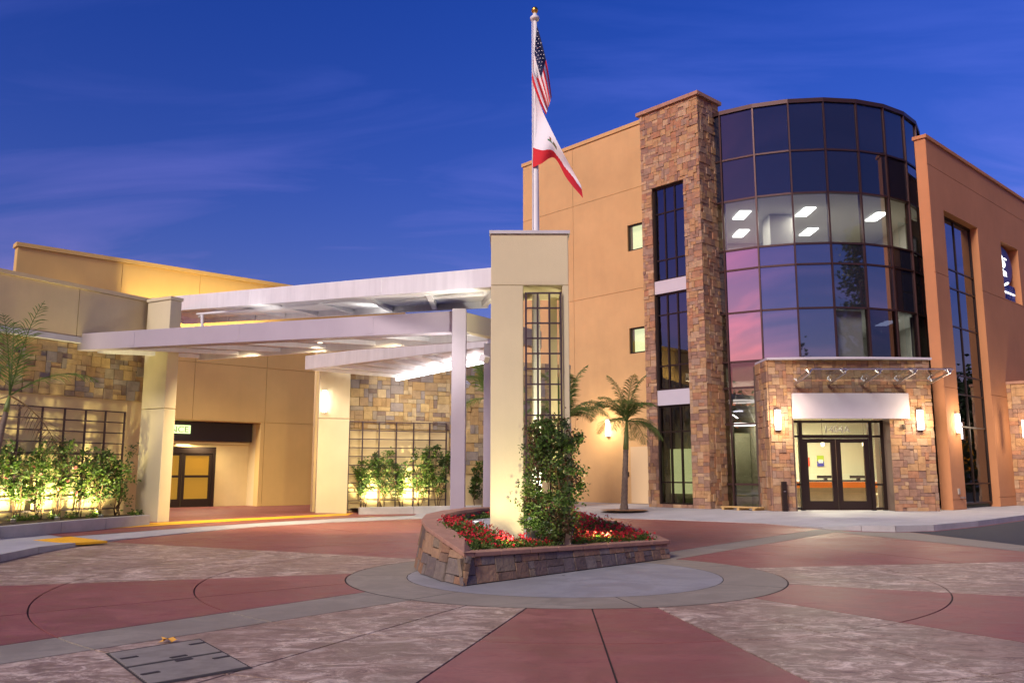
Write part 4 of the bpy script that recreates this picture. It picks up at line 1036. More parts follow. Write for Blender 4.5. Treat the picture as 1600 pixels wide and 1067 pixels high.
# soil / level of the bed
def soil_z(x, y):
    a = b_ = 0
    for p, h in poly:
        w = 1 / ((p.x - x) ** 2 + (p.y - y) ** 2 + .02) ** 1.5; a += w * h; b_ += w
    return min(.47, a / b_ - .10)
b = MB(); rin = [inset(p, .34) for p, h in poly]; NR = 6
for k in range(n):
    for r in range(NR):
        def Q(p, t): v = p.lerp(cen, t); return Vector((v.x, v.y, soil_z(v.x, v.y)))
        a0, a1 = rin[k], rin[(k + 1) % n]; b.face([Q(a0, r / NR), Q(a1, r / NR), Q(a1, (r + 1) / NR), Q(a0, (r + 1) / NR)])
b.build('soil', M_SOIL, isl_t, fix=False)
padc = MB(); padp = [(-.86, 12.6), (.2, 12.0), (.9, 12.6), (.5, 15.4), (-.15, 15.3), (-.72, 14.4), (-.92, 13.3)]
padc.face([(x, y, .53) for x, y in padp])
for k in range(len(padp)): x, y = padp[k]; x2, y2 = padp[(k + 1) % len(padp)]; padc.face([(x, y, .53), (x2, y2, .53), (x2, y2, .2), (x, y, .2)])
padc.build('concrete_pad', M_CONC2, isl_t)

# pillar: two legs and a deep head block
PYF = 12.0
X = lambda px, y=600: ay(px, y, PYF).x
xa, xb, xc, xe = X(766.5), X(818), X(869), X(890)
zp_top = ay(828, 366, PYF).z; zp_h = ay(828, 446, PYF).z
pil = thing('flag_pillar', 'tall cream portal pillar with open slot carrying the flagpole', 'pillar', (xb, PYF + .5, .3))
MB().box(xa, xb, PYF, PYF + 1.1, .18, zp_h).build('leg', M_CREAM, pil, bevel=.012)
MB().box(xe - .09, xe, PYF + .001, PYF + 1.0, .18, zp_h).build('leg', M_CREAM, pil, bevel=.008)
MB().box(xc - .06, xc + .07, PYF + .9, PYF + 1.05, .18, zp_h).build('leg', M_CREAM, pil, bevel=.008)
MB().box(xa, xe, PYF - .002, PYF + 1.1, zp_h + .003, zp_top).build('head_block', M_CREAM, pil, bevel=.012)
MB().box(xa - .025, xe + .025, PYF - .03, PYF + 1.13, zp_top + .003, zp_top + .05).build('coping', M_GREYP, pil)
FPI = Frame((0, PYF), 90, 1)
if FPI.n.y > 0: FPI.n = -FPI.n
tz1 = ay(845, 459, PYF).z; tdz = tz1 - ay(845, 482.3, PYF).z
tC = trellis(FPI, [X(822), X(840.5), X(859), X(877)], [tz1 - tdz * k for k in range(15, -1, -1)], .03, 'tall narrow iron trellis in the slot of the pillar', 'iron trellises', r=.014)

# flagpole
PF = ay(837, 360, PYF + .55); zf_top = ay(839, 30, PYF + .55).z
pol = thing('flagpole', 'white flagpole with gold ball rising from the pillar', 'flagpole', (PF.x, PF.y, .4))
MB().tube([(PF.x, PF.y, .45), (PF.x, PF.y, zp_top), (PF.x, PF.y, zf_top)], [.075, .056, .035], 16).build('pole', M_WHITE, pol, smooth=True)
MB().lathe((PF.x, PF.y, zf_top), [(.001, -.03), (.07, -.02), (.075, .02), (.04, .05), (.02, .10), (.001, .1)], 14).build('truck', M_WHITE, pol, smooth=True)
MB().lathe((PF.x, PF.y, zf_top + .09), [(.001, 0)] + [(.055 * sin(pi * k / 10), .055 - .055 * cos(pi * k / 10)) for k in range(1, 10)] + [(.001, .11)], 16).build('ball', M_GOLD, pol, smooth=True)
MB().tube([(PF.x - .05, PF.y - .06, 1.5), (PF.x - .045, PF.y - .05, zf_top - .02)], .006, 5).build('halyard', M_WHITE, pol)
# flags
def spl(pts, t):
    t = t * (len(pts) - 1); k = min(int(t), len(pts) - 2); f = t - k
    g = lambda i: Vector(pts[max(0, min(len(pts) - 1, i))])
    p0, p1, p2, p3 = g(k - 1), g(k), g(k + 1), g(k + 2)
    return .5 * (2 * p1 + (p2 - p0) * f + (2 * p0 - 5 * p1 + 4 * p2 - p3) * f * f + (3 * p1 - p0 - 3 * p2 + p3) * f ** 3)
def flag(T, B, na, nb, mats, pick, fold, name, label, dots=None):
    b = MB()
    def P(u, v):
        q = spl(T, u).lerp(spl(B, u), v); d = fold(u, v)
        return ay(q.x, q.y, PYF + .49 + d)
    for i in range(na):
        for j in range(nb): b.face([P(i / na, j / nb), P((i + 1) / na, j / nb), P((i + 1) / na, (j + 1) / nb), P(i / na, (j + 1) / nb)], pick((i + .5) / na, (j + .5) / nb))
    o = b.build(name, mats, None, smooth=True, fix=False); tag(o, label, 'flag', 'flags on the flagpole')
    me = o.data; bm = bmesh.new(); bm.from_mesh(me); bmesh.ops.remove_doubles(bm, verts=bm.verts, dist=.0005); bm.to_mesh(me); bm.free()
    if dots:
        d = MB()
        for u, v, r in dots:
            pts = []
            for k in range(10):
                rr = r if k % 2 == 0 else r * .45; t = pi / 2 + 2 * pi * k / 10; q = P(u, v); pts.append(q + Vector((rr * cos(t), -.012, rr * sin(t))))
            d.face(pts)
        d.build('star', M_SW, o, fix=False)
    return o
M_FN = mat('flag_navy', (.012, .018, .07), .8); M_FR = mat('flag_red', (.62, .02, .03), .8); M_SW = mat('flag_white', (.85, .84, .86), .8); M_FG = mat('flag_green', (.06, .18, .08), .8); M_FB = mat('flag_brown', (.22, .13, .07), .8)
flag([(839, 40), (848, 72), (856, 108), (862, 152)], [(831, 122), (833, 132), (843, 160), (853, 180)], 26, 26, [M_FN, M_FR, M_SW],
     lambda u, v: 0 if (u < .52 and v < .54) else (1 if int(v * 9) % 2 == 0 else 2), lambda u, v: .09 * sin(v * 11 + u * 2) * (.25 + u), 'flag', 'drooping flag with stars and red and white stripes', [(.08 + .09 * i, .06 + .1 * j + .05 * (i % 2), .011) for i in range(5) for j in range(5)])
flag([(836, 138), (847, 172), (863, 206), (882, 243), (908, 290)], [(832, 262), (846, 256), (866, 247), (886, 280), (911, 310)], 26, 20, [M_SW, M_FR, M_FG, M_FB],
     lambda u, v: 1 if v > .74 - .45 * max(0, u - .55) / .45 else (2 if (.40 < u < .58 and .44 < v < .48) else (3 if (.42 < u < .56 and .33 < v < .44 and sin(u * 90) > -.4) else 0)), lambda u, v: .09 * sin(u * 8 + v * 3) * (.2 + u), 'flag', 'white flag with a red bottom band blowing out below')

# canopy of three trays between the pillar and the left building
cp = thing('canopy', 'white steel drive-through canopy of three sloping trays', 'canopy', (-4, 17, 0))
def tray(fR, fL, rR, rL, m_beam, depth, ribs, rear_h, ext=0.0, smallpipe=False):
    """f*: (px, y_top, y_bottom, Y) front beam ends; r*: (px, y, Y) rear edge ends"""
    a0, a1 = ay(fR[0], fR[1], fR[3]), ay(fR[0], fR[2], fR[3]); c0, c1 = ay(fL[0], fL[1], fL[3]), ay(fL[0], fL[2], fL[3])
    for p in (a1, c1): pass
    a1 = Vector((a0.x, a0.y, a1.z)); c1 = Vector((c0.x, c0.y, c1.z))
    d = (c0 - a0); d.z = 0; d.normalize(); nb = Vector((d.y, -d.x, 0)); 
    if nb.y < 0: nb = -nb
    w = nb * depth
    bm_ = MB().hexa([a1, c1, c1 + w, a1 + w, a0, c0, c0 + w, a0 + w]).build('beam', m_beam, cp, bevel=.012)
    for tq in (.18, .5, .8):
        q0, q1 = a0.lerp(c0, tq), a1.lerp(c1, tq); sp_ = MB(); dd2 = d * .09; f_ = -nb * .006
        sp_.hexa([q1 - dd2 + Vector((0, 0, .04)), q1 + dd2 + Vector((0, 0, .04)), q1 + dd2 + f_ + Vector((0, 0, .04)), q1 - dd2 + f_ + Vector((0, 0, .04)), q0 - dd2 - Vector((0, 0, .04)), q0 + dd2 - Vector((0, 0, .04)), q0 + dd2 + f_ - Vector((0, 0, .04)), q0 - dd2 + f_ - Vector((0, 0, .04))])
        sp_.build('splice_plate', m_beam, bm_, bevel=.002)
    rr, rl = ay(*rR), ay(*rL)
    zo = Vector((0, 0, .10))
    fr_, fl_ = a1 + w + zo, c1 + w + zo
    dk = MB().hexa([fr_, fl_, rl + zo, rr + zo, fr_ + Vector((0, 0, .05)), fl_ + Vector((0, 0, .05)), rl + zo + Vector((0, 0, .05)), rr + zo + Vector((0, 0, .05))]).build('roof_deck', M_WHITE, cp)
    for k in range(ribs + 1):
        t = (k + .02) / (ribs + .04)
        p, q = fr_.lerp(fl_, t), (rr + zo).lerp(rl + zo, t); MB().bar(p - Vector((0, 0, .055)), q - Vector((0, 0, .055)), .10, .10).build('rib', M_WHITE, cp)
    e = nb * .08; up = Vector((0, 0, .16)); dn = Vector((0, 0, rear_h))
    rf = MB().hexa([rr - dn, rl - dn, rl - dn + e, rr - dn + e, rr + up, rl + up, rl + up + e, rr + up + e]).build('rear_fascia', M_WHITE, cp)
    return a0, a1, c0, c1, rr, rl
t1 = tray((768, 418, 449, 12.75), (205, 469, 491, 26.5), (758, 479, 15.6), (285, 505, 24.4), M_WHITE, .25, 9, .02)
t2 = tray((715, 485, 518, 15.2), (112, 522, 548, 20.45), (762, 527, 17.0), (310, 559, 22.0), M_LAV, .30, 6, .06)
t3 = tray((762, 522, 542, 18.6), (477, 556, 577.5, 25.2), (760, 561, 21.5), (620, 590, 25.6), M_GREYP, .25, 6, .0)
# pipe rail below the upper beam
pr = [ay(x, y, Y) for x, y, Y in ((300, 487, 21.4), (400, 478, 19.8), (560, 468, 17.3), (700, 457, 14.4), (757, 452, 13.2))]
MB().tube([p + Vector((0, .35, 0)) for p in pr], .03, 8).build('drain_pipe', M_WHITE, cp)
e0 = ay(305, 492, 21.6); MB().tube([e0 + Vector((0, .3, 0)), ay(316, 493, 21.6), ay(316, 512, 21.6)], .04, 8).build('drain_pipe', M_WHITE, cp)
# end beam and the two slim columns
e1 = ay(716, 486, 15.35); e2 = Vector((.55, 17.6, e1.z)); MB().bar(e1 - Vector((0, 0, .19)), e2 - Vector((0, 0, .19)), .16, .36).build('end_beam', M_CREAM, cp, bevel=.01)
zc1 = t2[0].z - .01
def col(px, py, Y, w, d, z1, zb=.45):
    c = ay(px, py, Y); MB().box(c.x - w / 2, c.x + w / 2, Y - d / 2, Y + d / 2, zb, z1).build('column', M_LAV, cp, bevel=.01)
    MB().box(c.x - w / 2 - .05, c.x + w / 2 + .05, Y - d / 2 - .05, Y + d / 2 + .05, zb + .0, zb + .03).build('base_plate', M_GREYP, cp)
col(716, 700, 15.15, .25, .25, zc1 + .015, .535); col(762, 700, 16.6, .16, .2, e1.z - .42, .535)
# linear light at the back of the lower tray
la, lb_ = t3[4], t3[5]
stl = thing('strip_light', 'bright linear light along the back edge of canopy', 'strip light', (la + lb_) / 2)
M_STRIP = emis('strip_glow', (1, .93, .95), 4)
for k in range(5):
    p, q = la.lerp(lb_, k / 5 + .01), la.lerp(lb_, (k + 1) / 5 - .01); dn = Vector((0, -.1, -.07))
    MB().bar(p + dn, q + dn, .10, .06).build('tube', M_STRIP, stl)
    light(stl, 'AREA', (p + q) / 2 + Vector((0, -.35, -.30)), 1.2, (1, .92, .9), (0, -.5, .25), .12, 1.0)
    light(stl, 'AREA', (p + q) / 2 + Vector((0, .1, -.15)), 10, (1, .88, .75), (0, .5, -1), .12, 1.0)
# floodlights added on pillar, tray and slim column to brighten the decks
def fill_flood(p, aim, label, e, spot):
    t = thing('fill_light', label, 'fill_light', p, 'added canopy floodlights'); a = Vector(aim).normalized(); p = Vector(p)
    MB().bar(p - a * .09, p + a * .03, .12, .10).build('housing', M_WHITE, t, bevel=.01); MB().bar(p + a * .032, p + a * .036, .10, .08).build('lens', emis('fill_lens', (1, .97, .9), 5), t)
    light(t, 'SPOT', p + a * .06, e, (1, .96, .92), aim, .12, spot=spot, blend=.9)
fill_flood((xa - .14, PYF + .75, 3.0), (-.75, .55, .42), 'added white floodlight on the pillar side under the canopy', 130, 125)
for tq, e_, lab in ((.25, 6, 'floodlight added on top of the middle tray near the pillar'), (.6, 8, 'floodlight added on top of the middle tray near the cream column')):
    pq = (t2[0].lerp(t2[2], tq) + t2[4].lerp(t2[5], tq)) / 2; pq.z = max(t2[1].lerp(t2[3], tq).z, t2[4].lerp(t2[5], tq).z) + .30
    fill_flood(pq, (-.1, .1, 1), lab, e_, 160)
fill_flood((-.86, 15.45, 2.9), (-.6, .5, .6), 'added white floodlight on the slim canopy column', 45, 130)
for k, t in enumerate((.25, .5, .75)):  # downlights added under the middle tray to brighten the door wall
    p = t2[4].lerp(t2[5], t) + Vector((0, -.5, .0)); fq = (t2[1] + Vector((0, .3, 0))).lerp(t2[3] + Vector((0, .3, 0)), t); p.z = t2[4].lerp(t2[5], t).z * .8 + fq.z * .2 + .085; q_ = MB().lathe(p, [(.001, 0), (.06, 0)], 12).build('fill_downlight', emis('fill_downlight_glow', (1, .85, .6), 1.6), cp)
    light(cp, 'SPOT', p - Vector((0, 0, .16)), 420, (1, .78, .45), Vector((-.38, .85, -.72)), .12, spot=92, blend=1.0, name='fill_downlight_beam')
# ------------------------------------------------------------------ uplights
M_UP = emis('uplight_glow', (1, .97, .8), 18)
def uplight(p, aim, label, e, spot=95, col=(1, .86, .42), group='ground uplights'):
    t = thing('ground_uplight', label, 'uplight', p, group)
    MB().lathe(p, [(.05, -.05), (.06, .03), (.05, .035)], 12).build('housing', M_STEEL, t); MB().lathe(Vector(p) + Vector((0, 0, .03)), [(.001, 0), (.05, 0)], 12).build('lens', M_UP, t)
    light(t, 'SPOT', Vector(p) + Vector((0, 0, .09)), e, col, aim, .05, spot=spot, blend=.8)
ul = -FLW.n
for x, y, lab in ((20, 820, 'round uplight at the foot of the leaning palm'), (89, 815.5, 'brightest round uplight among the left roses'), (157, 811, 'round uplight near the end of the left planting bed')):
    sq = FLW.px(x, y, .85)[0]; p = FLW.w(sq, .85, .29); uplight(p, -FLW.n * .75 + Vector((0, 0, 1)), lab, 140, 120)
for x, y, lab in ((580, 794, 'round uplight near the cream column under back trellis'), (640, 792, 'round uplight near the slim canopy column under back trellis')):
    s = F2.px(x, y, .75)[0]; uplight(F2.w(s, .75, .25), Vector((0, .7, 1)), lab, 140, 120)
uplight(Vector((.0, 11.0, soil_z(0, 11.0) + .05)), Vector((.06, .85, 1)), 'round uplight among red flowers in front of the pillar', 36, 110, (1, .88, .52))
uplight(Vector((1.45, 13.2, soil_z(1.45, 13.2) + .05)), Vector((-1.0, -.55, 1)), 'round uplight among red flowers right of the vine', 170, 120)
uplight(Vector((-.55, 13.3, .53)), Vector((.5, .3, 1)), 'round uplight on the pad beside the slim columns', 60, 90)

uplight(Vector(((xb + xe) / 2 + .05, PYF + .3, .57)), Vector((0, .02, 1)), 'round uplight inside the slot of the pillar', 110, 75, (1, .93, .60))
# ------------------------------------------------------------------ planting
def leafquad(b, p, size, rnd, m, elong=1.6, up=.3):
    d = Vector((rnd.uniform(-1, 1), rnd.uniform(-1, 1), rnd.uniform(-.7, .7) + up * .3)).normalized()
    s = d.cross(Vector((rnd.uniform(-1, 1), rnd.uniform(-1, 1), rnd.uniform(-1, 1))))
    if s.length < 1e-3: return
    s.normalize(); L_ = size * elong
    nrm = d.cross(s) * size * .18
    b.face([p, p + d * L_ * .45 + s * size * .5 - nrm, p + d * L_, p + d * L_ * .45 - s * size * .5 - nrm], m)
def bush(base, top_h, rad, nleaf, label, seed, group, size=.05, blooms=0, mats=None, stems=4, wall_n=None, name='rose_bush', bloom_m=None, profile=None):
    rnd = random.Random(seed); t = thing(name, label, 'bush', base, group); base = Vector(base)
    st = MB(); pts_all = []
    for k in range(stems):
        a = rnd.uniform(0, 2 * pi); q = base + Vector((cos(a) * rad * .15, sin(a) * rad * .1, 0)); path = [q]
        tgt = base + Vector((rnd.uniform(-.9, .9) * rad, rnd.uniform(-.5, .5) * rad * .6, top_h * rnd.uniform(.75, 1.0)))
        for i in range(1, 9):
            f = i / 8; path.append(q.lerp(tgt, f) + Vector((rnd.uniform(-1, 1) * .06, rnd.uniform(-1, 1) * .05, 0)))
        st.tube(path, [.012 * (1 - .7 * i / 8) + .003 for i in range(9)], 5); pts_all.append(path)
    st.build('stem', M_STEM, t, smooth=True)
    b = MB(); mats = mats or [M_LEAF, M_LEAFD, M_LEAFL]
    clumps = []
    for path in pts_all:
        for i in range(3, 9):
            for _ in range(1 + (rnd.random() < .7)): clumps.append((path[i] + Vector((rnd.gauss(0, rad * .22), rnd.gauss(0, rad * .16), rnd.gauss(0, .07))), rnd.uniform(.05, .12), rnd.choices(range(len(mats)), [4, 3, 2, 1][:len(mats)])[0]))
    for k in range(nleaf):
        c, r, m = rnd.choice(clumps); p = c + Vector((rnd.gauss(0, r * .6), rnd.gauss(0, r * .5), rnd.gauss(0, r * .6)))
        if p.z < base.z + .02: continue
        leafquad(b, p, size * rnd.uniform(.6, 1.2), rnd, m)
    b.build('foliage', mats, t, fix=False)
    for k in range(blooms):
        c, r, _ = rnd.choice(clumps); fb = MB(); c = c + Vector((0, -.06, .03)); rb = rnd.uniform(.035, .06)
        for q in range(14): leafquad(fb, c + Vector((rnd.gauss(0, .3), rnd.gauss(0, .3), rnd.gauss(0, .25))) * rb, rb * .8, rnd, 0, 1.1)
        fb.build('blossom', bloom_m or M_PINK, t, fix=False)
    return t
for k, (x, yb, h, r, nl, bl, lab) in enumerate(((-14, 822, 1.6, .4, 800, 0, 'climbing rose cut by the picture edge at the leaning palm'), (28, 818, 1.6, .40, 900, 2, 'climbing rose beside the leaning palm trunk'), (62, 814, 1.6, .40, 900, 2, 'tall climbing rose with pink blooms on the left trellis'), (92, 812, 1.75, .42, 950, 3, 'climbing rose with the topmost pink bloom on left trellis'),
                                                (124, 810, 1.55, .33, 800, 1, 'climbing rose between the two brightest uplights'), (155, 808, 1.5, .35, 800, 0, 'leafy climbing rose before the last one on left trellis'), (184, 807, 1.5, .42, 850, 0, 'last climbing rose of left trellis, reaching towards the column'))):
    s = FLW.px(x, 760, .3)[0]; bush(FLW.w(s, .35, .27), h, r, nl, lab, 100 + k, 'climbing roses on the left trellis', .055, bl, stems=5)
for k, (x, h, r, nl, bl, lab) in enumerate(((568, 1.6, .4, 850, 0, 'climbing shrub right beside the cream column on back trellis'), (598, 1.7, .35, 750, 0, 'second climbing shrub from the cream column on back trellis'), (628, 1.6, .4, 850, 0, 'third climbing shrub from cream column on back trellis'), (655, 1.8, .36, 750, 1, 'climbing shrub with one white bloom on the back trellis'), (684, 1.95, .42, 1000, 0, 'tallest climbing shrub next to the slim canopy column'))):
    s = F2.px(x, 760, .3)[0]; bush(F2.w(s, .3, .22), h, r, nl, lab, 200 + k, 'climbing shrubs on the back trellis', .06, bl, stems=4, bloom_m=M_WHITE)
bush(F2.w(F2.px(738, 760, .4)[0], .4, .1), 1.55, .32, 500, 'thin young sapling in front of the stone wall behind planter', 260, None, .07, 0, stems=2, name='sapling')
# low tufts in the left bed
for k, x in enumerate((18, 34, 48, 78, 108, 140, 202, 215)):
    s = FLW.px(x, 800, .5)[0]; t = FLW.w(s, .62 + .0 * k, .26); rnd = random.Random(300 + k); b = MB()
    for q in range(70): leafquad(b, t + Vector((rnd.gauss(0, .06), rnd.gauss(0, .06), abs(rnd.gauss(0, .05)))), .035, rnd, rnd.choice((0, 1)), 2.2, 1.5)
    tag(b.build('ground_plant', [M_LEAF, M_LEAFL], fix=False), '%s small green tuft from the picture edge in left planting bed' % ('first', 'second', 'third', 'fourth', 'fifth', 'sixth', 'seventh', 'eighth')[k], 'plant', 'small tufts in the left bed')
# vine on the pillar trellis
def vine():
    rnd = random.Random(55); t = thing('climbing_vine', 'bushy dark climbing vine covering lower half of pillar trellis', 'vine', (X(862), PYF - .1, .35))
    st = MB()
    for k in range(9):
        x = X(824 + 8 * k); path = [Vector((x + rnd.uniform(-.03, .03), PYF - .12 + rnd.uniform(-.1, .1), .36 + .16 * i)) for i in range(11)]
        for i in range(1, 11): path[i] += Vector((rnd.uniform(-.05, .05), rnd.uniform(-.03, .03), 0))
        st.tube(path, .007, 5)
    st.build('stem', M_STEM, t)
    b = MB(); cl = []
    for k in range(190):
        f = rnd.random() ** .8; z = .42 + 1.62 * f
        lo = 822 - 8 * sin(f * 5) + 16 * max(0, .25 - f) / .25; hi = 884 + 17 * sin(min(1, (1 - f) * 1.25) * 2.6) + 6 * sin(f * 17) - 26 * max(0, .15 - f) / .15
        if rnd.random() < .2: hi += 10; lo -= 5
        if f > .86 and rnd.random() < .45: continue
        cl.append((Vector((rnd.uniform(X(lo), X(hi)), PYF - .10 + rnd.gauss(0, .13), z + rnd.gauss(0, .04))), rnd.uniform(.03, .10), rnd.choices((0, 1, 2, 3), (4, 3, 2, 2))[0]))
    for k in range(11000):
        c, r, m = rnd.choice(cl); p = c + Vector((rnd.gauss(0, r * .7), rnd.gauss(0, r * .6), rnd.gauss(0, r * .75))); leafquad(b, p, .032 * rnd.uniform(.6, 1.35), rnd, m if rnd.random() < .8 else rnd.randrange(4), 1.4)
    b.build('foliage', [M_LEAF, M_LEAFD, M_LEAFL, M_LEAFR], t, fix=False)
vine()
# red bedding flowers
rnd = random.Random(77); gb = MB(); rb = MB()
def inside(pt, pl):
    c = False; j = len(pl) - 1
    for i in range(len(pl)):
        a, b_ = pl[i], pl[j]
        if (a.y > pt.y) != (b_.y > pt.y) and pt.x < (b_.x - a.x) * (pt.y - a.y) / (b_.y - a.y) + a.x: c = not c
        j = i
    return c
padv = [Vector(p) for p in padp]; cnt = 0
while cnt < 1500:
    p = Vector((rnd.uniform(-1.3, 2.4), rnd.uniform(10.3, 16.4)))
    if not inside(p, rin) or inside(p, padv) or (xa - .05 < p.x < xe + .05 and PYF - .05 < p.y < PYF + 1.15): continue
    cnt += 1; z = soil_z(p.x, p.y); hgt = rnd.uniform(.10, .20); c = Vector((p.x, p.y, z))
    for q in range(18): leafquad(gb, c + Vector((rnd.gauss(0, .05), rnd.gauss(0, .05), rnd.uniform(0, hgt * .8))), .035, rnd, rnd.choice((0, 0, 1)), 1.5, 1.2)
    for q in range(rnd.choice((0, 0, 0, 1, 1, 2))):
        c2 = c + Vector((rnd.gauss(0, .05), rnd.gauss(0, .05), hgt + rnd.uniform(-.02, .03)))
        for w_ in range(6): leafquad(rb, c2 + Vector((rnd.gauss(0, .010), rnd.gauss(0, .010), rnd.gauss(0, .008))), .026, rnd, 0, 1.1)
fl = thing('bedding_flowers', 'low red bedding flowers filling the stone planter', 'flowers', (.5, 12, .3)); fl['kind'] = 'stuff'
gb.build('leaves', [M_LEAFL, M_LEAF], fl, fix=False); rb.build('petals', M_RED, fl, fix=False)

# palms
def palm(base, top, r0, r1, nf, flen, label, seed, shaft=.75, dry=1, spread=1.0, lean=None, nleaflets=60):
    rnd = random.Random(seed); base = Vector(base); top = Vector(top); t = thing('palm_tree', label, 'palm tree', base, 'palm trees')
    mid = base.lerp(top, .5) + Vector((0, 0, 0)) + (lean or Vector())
    path = []; rad = []
    for i in range(46):
        f = i / 45; p = base * (1 - f) ** 2 + mid * 2 * f * (1 - f) + top * f * f; path.append(p); rad.append((r0 * (1 - f) + r1 * f) * (1 + .35 * max(0, .12 - f) / .12) * (1.05 if i % 3 == 0 else .97))
    MB().tube(path, rad, 12).build('trunk', M_BARK, t, smooth=True)
    d = (path[-1] - path[-2]).normalized(); c0 = path[-1]; c1 = c0 + d * shaft
    MB().tube([c0 - d * .05, c0 + d * shaft * .2, c1], [r1 * 1.12, r1 * 1.08, r1 * .5], 10).build('crownshaft', M_SHAFT, t, smooth=True)
    for k in range(nf):
        a = 2.399 * k + rnd.uniform(-.25, .25); el = R(rnd.choice((78, 66, 55, 40, 22, 8))) if k > 2 else R(80); isdry = k >= nf - dry
        if isdry: el = R(-20)
        h = Vector((cos(a), sin(a), 0)); v = h * cos(el) + Vector((0, 0, sin(el))); p = c1.copy(); n_ = 18; Lf = flen * rnd.uniform(.8, 1.1); spine = [p.copy()]
        for i in range(n_):
            v = (v + Vector((0, 0, -.085 * spread * (0.4 + i / n_ * 1.6)))).normalized(); p = p + v * Lf / n_; spine.append(p.copy())
        b = MB(); b.tube(spine, [.016 * (1 - i / (n_ + 2)) + .003 for i in range(n_ + 1)], 5)
        for i in range(nleaflets):
            f = .12 + .88 * i / nleaflets; q = f * n_; j = min(int(q), n_ - 1); p0 = spine[j].lerp(spine[j + 1], q - j); dv_ = (spine[j + 1] - spine[j]).normalized()
            sd = dv_.cross(Vector((0, 0, 1)))
            if sd.length < .1: sd = Vector((-h.y, h.x, 0))
            sd.normalize(); ll = flen * .30 * (sin(pi * min(1, f * .9 + .12)) ** .6) * rnd.uniform(.8, 1.1)
            for s in (-1, 1):
                dr_ = (dv_ * .75 + sd * s * .85 + Vector((0, 0, rnd.uniform(-.25, .25)))).normalized(); m1 = p0 + dr_ * ll * .55 + Vector((0, 0, -.02)); e = m1 + (dr_ * ll * .45 + Vector((0, 0, -ll * .28 * spread))); w_ = dv_ * .009 * (flen / 1.6)
                b.face([p0 - w_ * .6, m1 - w_, m1 + w_, p0 + w_ * .6]); b.face([m1 - w_, e, m1 + w_])
        b.build('frond', M_PALMD if isdry else M_PALM, t, fix=False)
    return t
p = gp(975, 797, .13); palm(p, ay(978, 700, p.y + .1), .11, .08, 17, 1.6, 'feather palm standing in the pavement by the peach wall', 1, .85, 0)
MB().lathe((p.x, p.y, .14), [(.16, .004), (.75, .004)], 20).build('tree_pit', mat('pit_soil', (.42, .22, .11), .95, noise=.2, nscale=12), pv)
p = gp(888, 806, .1); palm((p.x, p.y, .1), ay(884, 705, p.y), .15, .11, 13, 1.7, 'palm half hidden behind the pillar vine', 2, .85, 0)
p2 = F2.w(F2.px(752, 700, 1.0)[0], 1.4, .1); palm(p2, (p2.x + .05, p2.y, 3.0), .12, .09, 12, 1.7, 'palm behind the slim canopy columns', 3, .6, 0)
pl_ = ay(-30, 815, 17.6); pt_ = ay(10, 640, 17.9); palm((pl_.x, pl_.y, .2), pt_, .09, .05, 6, 2.1, 'slender leaning palm at the left picture edge', 14, .3, 2, .7, nleaflets=22)

# ------------------------------------------------------------------ hatch in the paving, fallen leaf
hp = [gp(164, 1020, .004), gp(312, 997, .004), gp(395, 1043, .004), gp(231, 1072, .004)]
ht = thing('floor_hatch', 'rectangular grey steel hatch set in the stamped paving', 'hatch', (hp[0] + hp[2]) / 2)
up = Vector((0, 0, .003))
M_HAT = mat('hatch_steel', (.09, .08, .065), .6, noise=.3, nscale=8)
M_TREAD = mat('hatch_tread', (.36, .32, .26), .5, metal=.2, noise=.25, nscale=6)
MB().face(hp) if False else None
b = MB(); b.face(hp); b.build('hatch_rim', M_GROOVE, ht)
for q0, q1 in ((0.03, .49), (.51, .97)):
    a = hp[0].lerp(hp[3], q0).lerp(hp[1].lerp(hp[2], q0), .022); c = hp[0].lerp(hp[3], q0).lerp(hp[1].lerp(hp[2], q0), .978); d = hp[0].lerp(hp[3], q1).lerp(hp[1].lerp(hp[2], q1), .978); e = hp[0].lerp(hp[3], q1).lerp(hp[1].lerp(hp[2], q1), .022)
    b = MB(); b.hexa([a, c, d, e] + [v + up for v in (a, c, d, e)]); lid = b.build('hatch_lid', M_HAT, ht)
    tr = MB()
    for i in range(1, 46):
        f = i / 46; p_, q_ = a.lerp(c, f) + up, e.lerp(d, f) + up; tr.bar(p_.lerp(q_, .03), p_.lerp(q_, .97), .017, .005)
    for i in range(1, 12): tr.bar(a.lerp(e, i / 12) + up, c.lerp(d, i / 12) + up, .012, .004)
    tr.build('tread', M_TREAD, lid)
    for f, g_ in ((.12, .5), (.55, .9 if q0 < .2 else .1), (.9, .3)):
        m_ = a.lerp(c, f).lerp(e.lerp(d, f), g_) + up; dv_ = (c - a).normalized(); MB().bar(m_ - dv_ * .06 + Vector((0, 0, .004)), m_ + dv_ * .06 + Vector((0, 0, .004)), .035, .006).build('lift_slot', M_GROOVE, lid)
lf = gp(262, 1001, .012); b = MB(); rnd = random.Random(9)
pts = []
for k in range(14):
    a = 2 * pi * k / 14; r = .07 * (1 if k % 2 == 0 else .55); pts.append(lf + Vector((r * cos(a), r * .8 * sin(a), .012 + .018 * sin(a * 3))))
for k in range(14): b.face([lf + Vector((0, 0, .02)), pts[k], pts[(k + 1) % 14]])
tag(b.build('fallen_leaf', mat('dry_leaf', (.65, .33, .05), .8), fix=False), 'curled yellow fallen leaf beside the steel hatch', 'leaf')

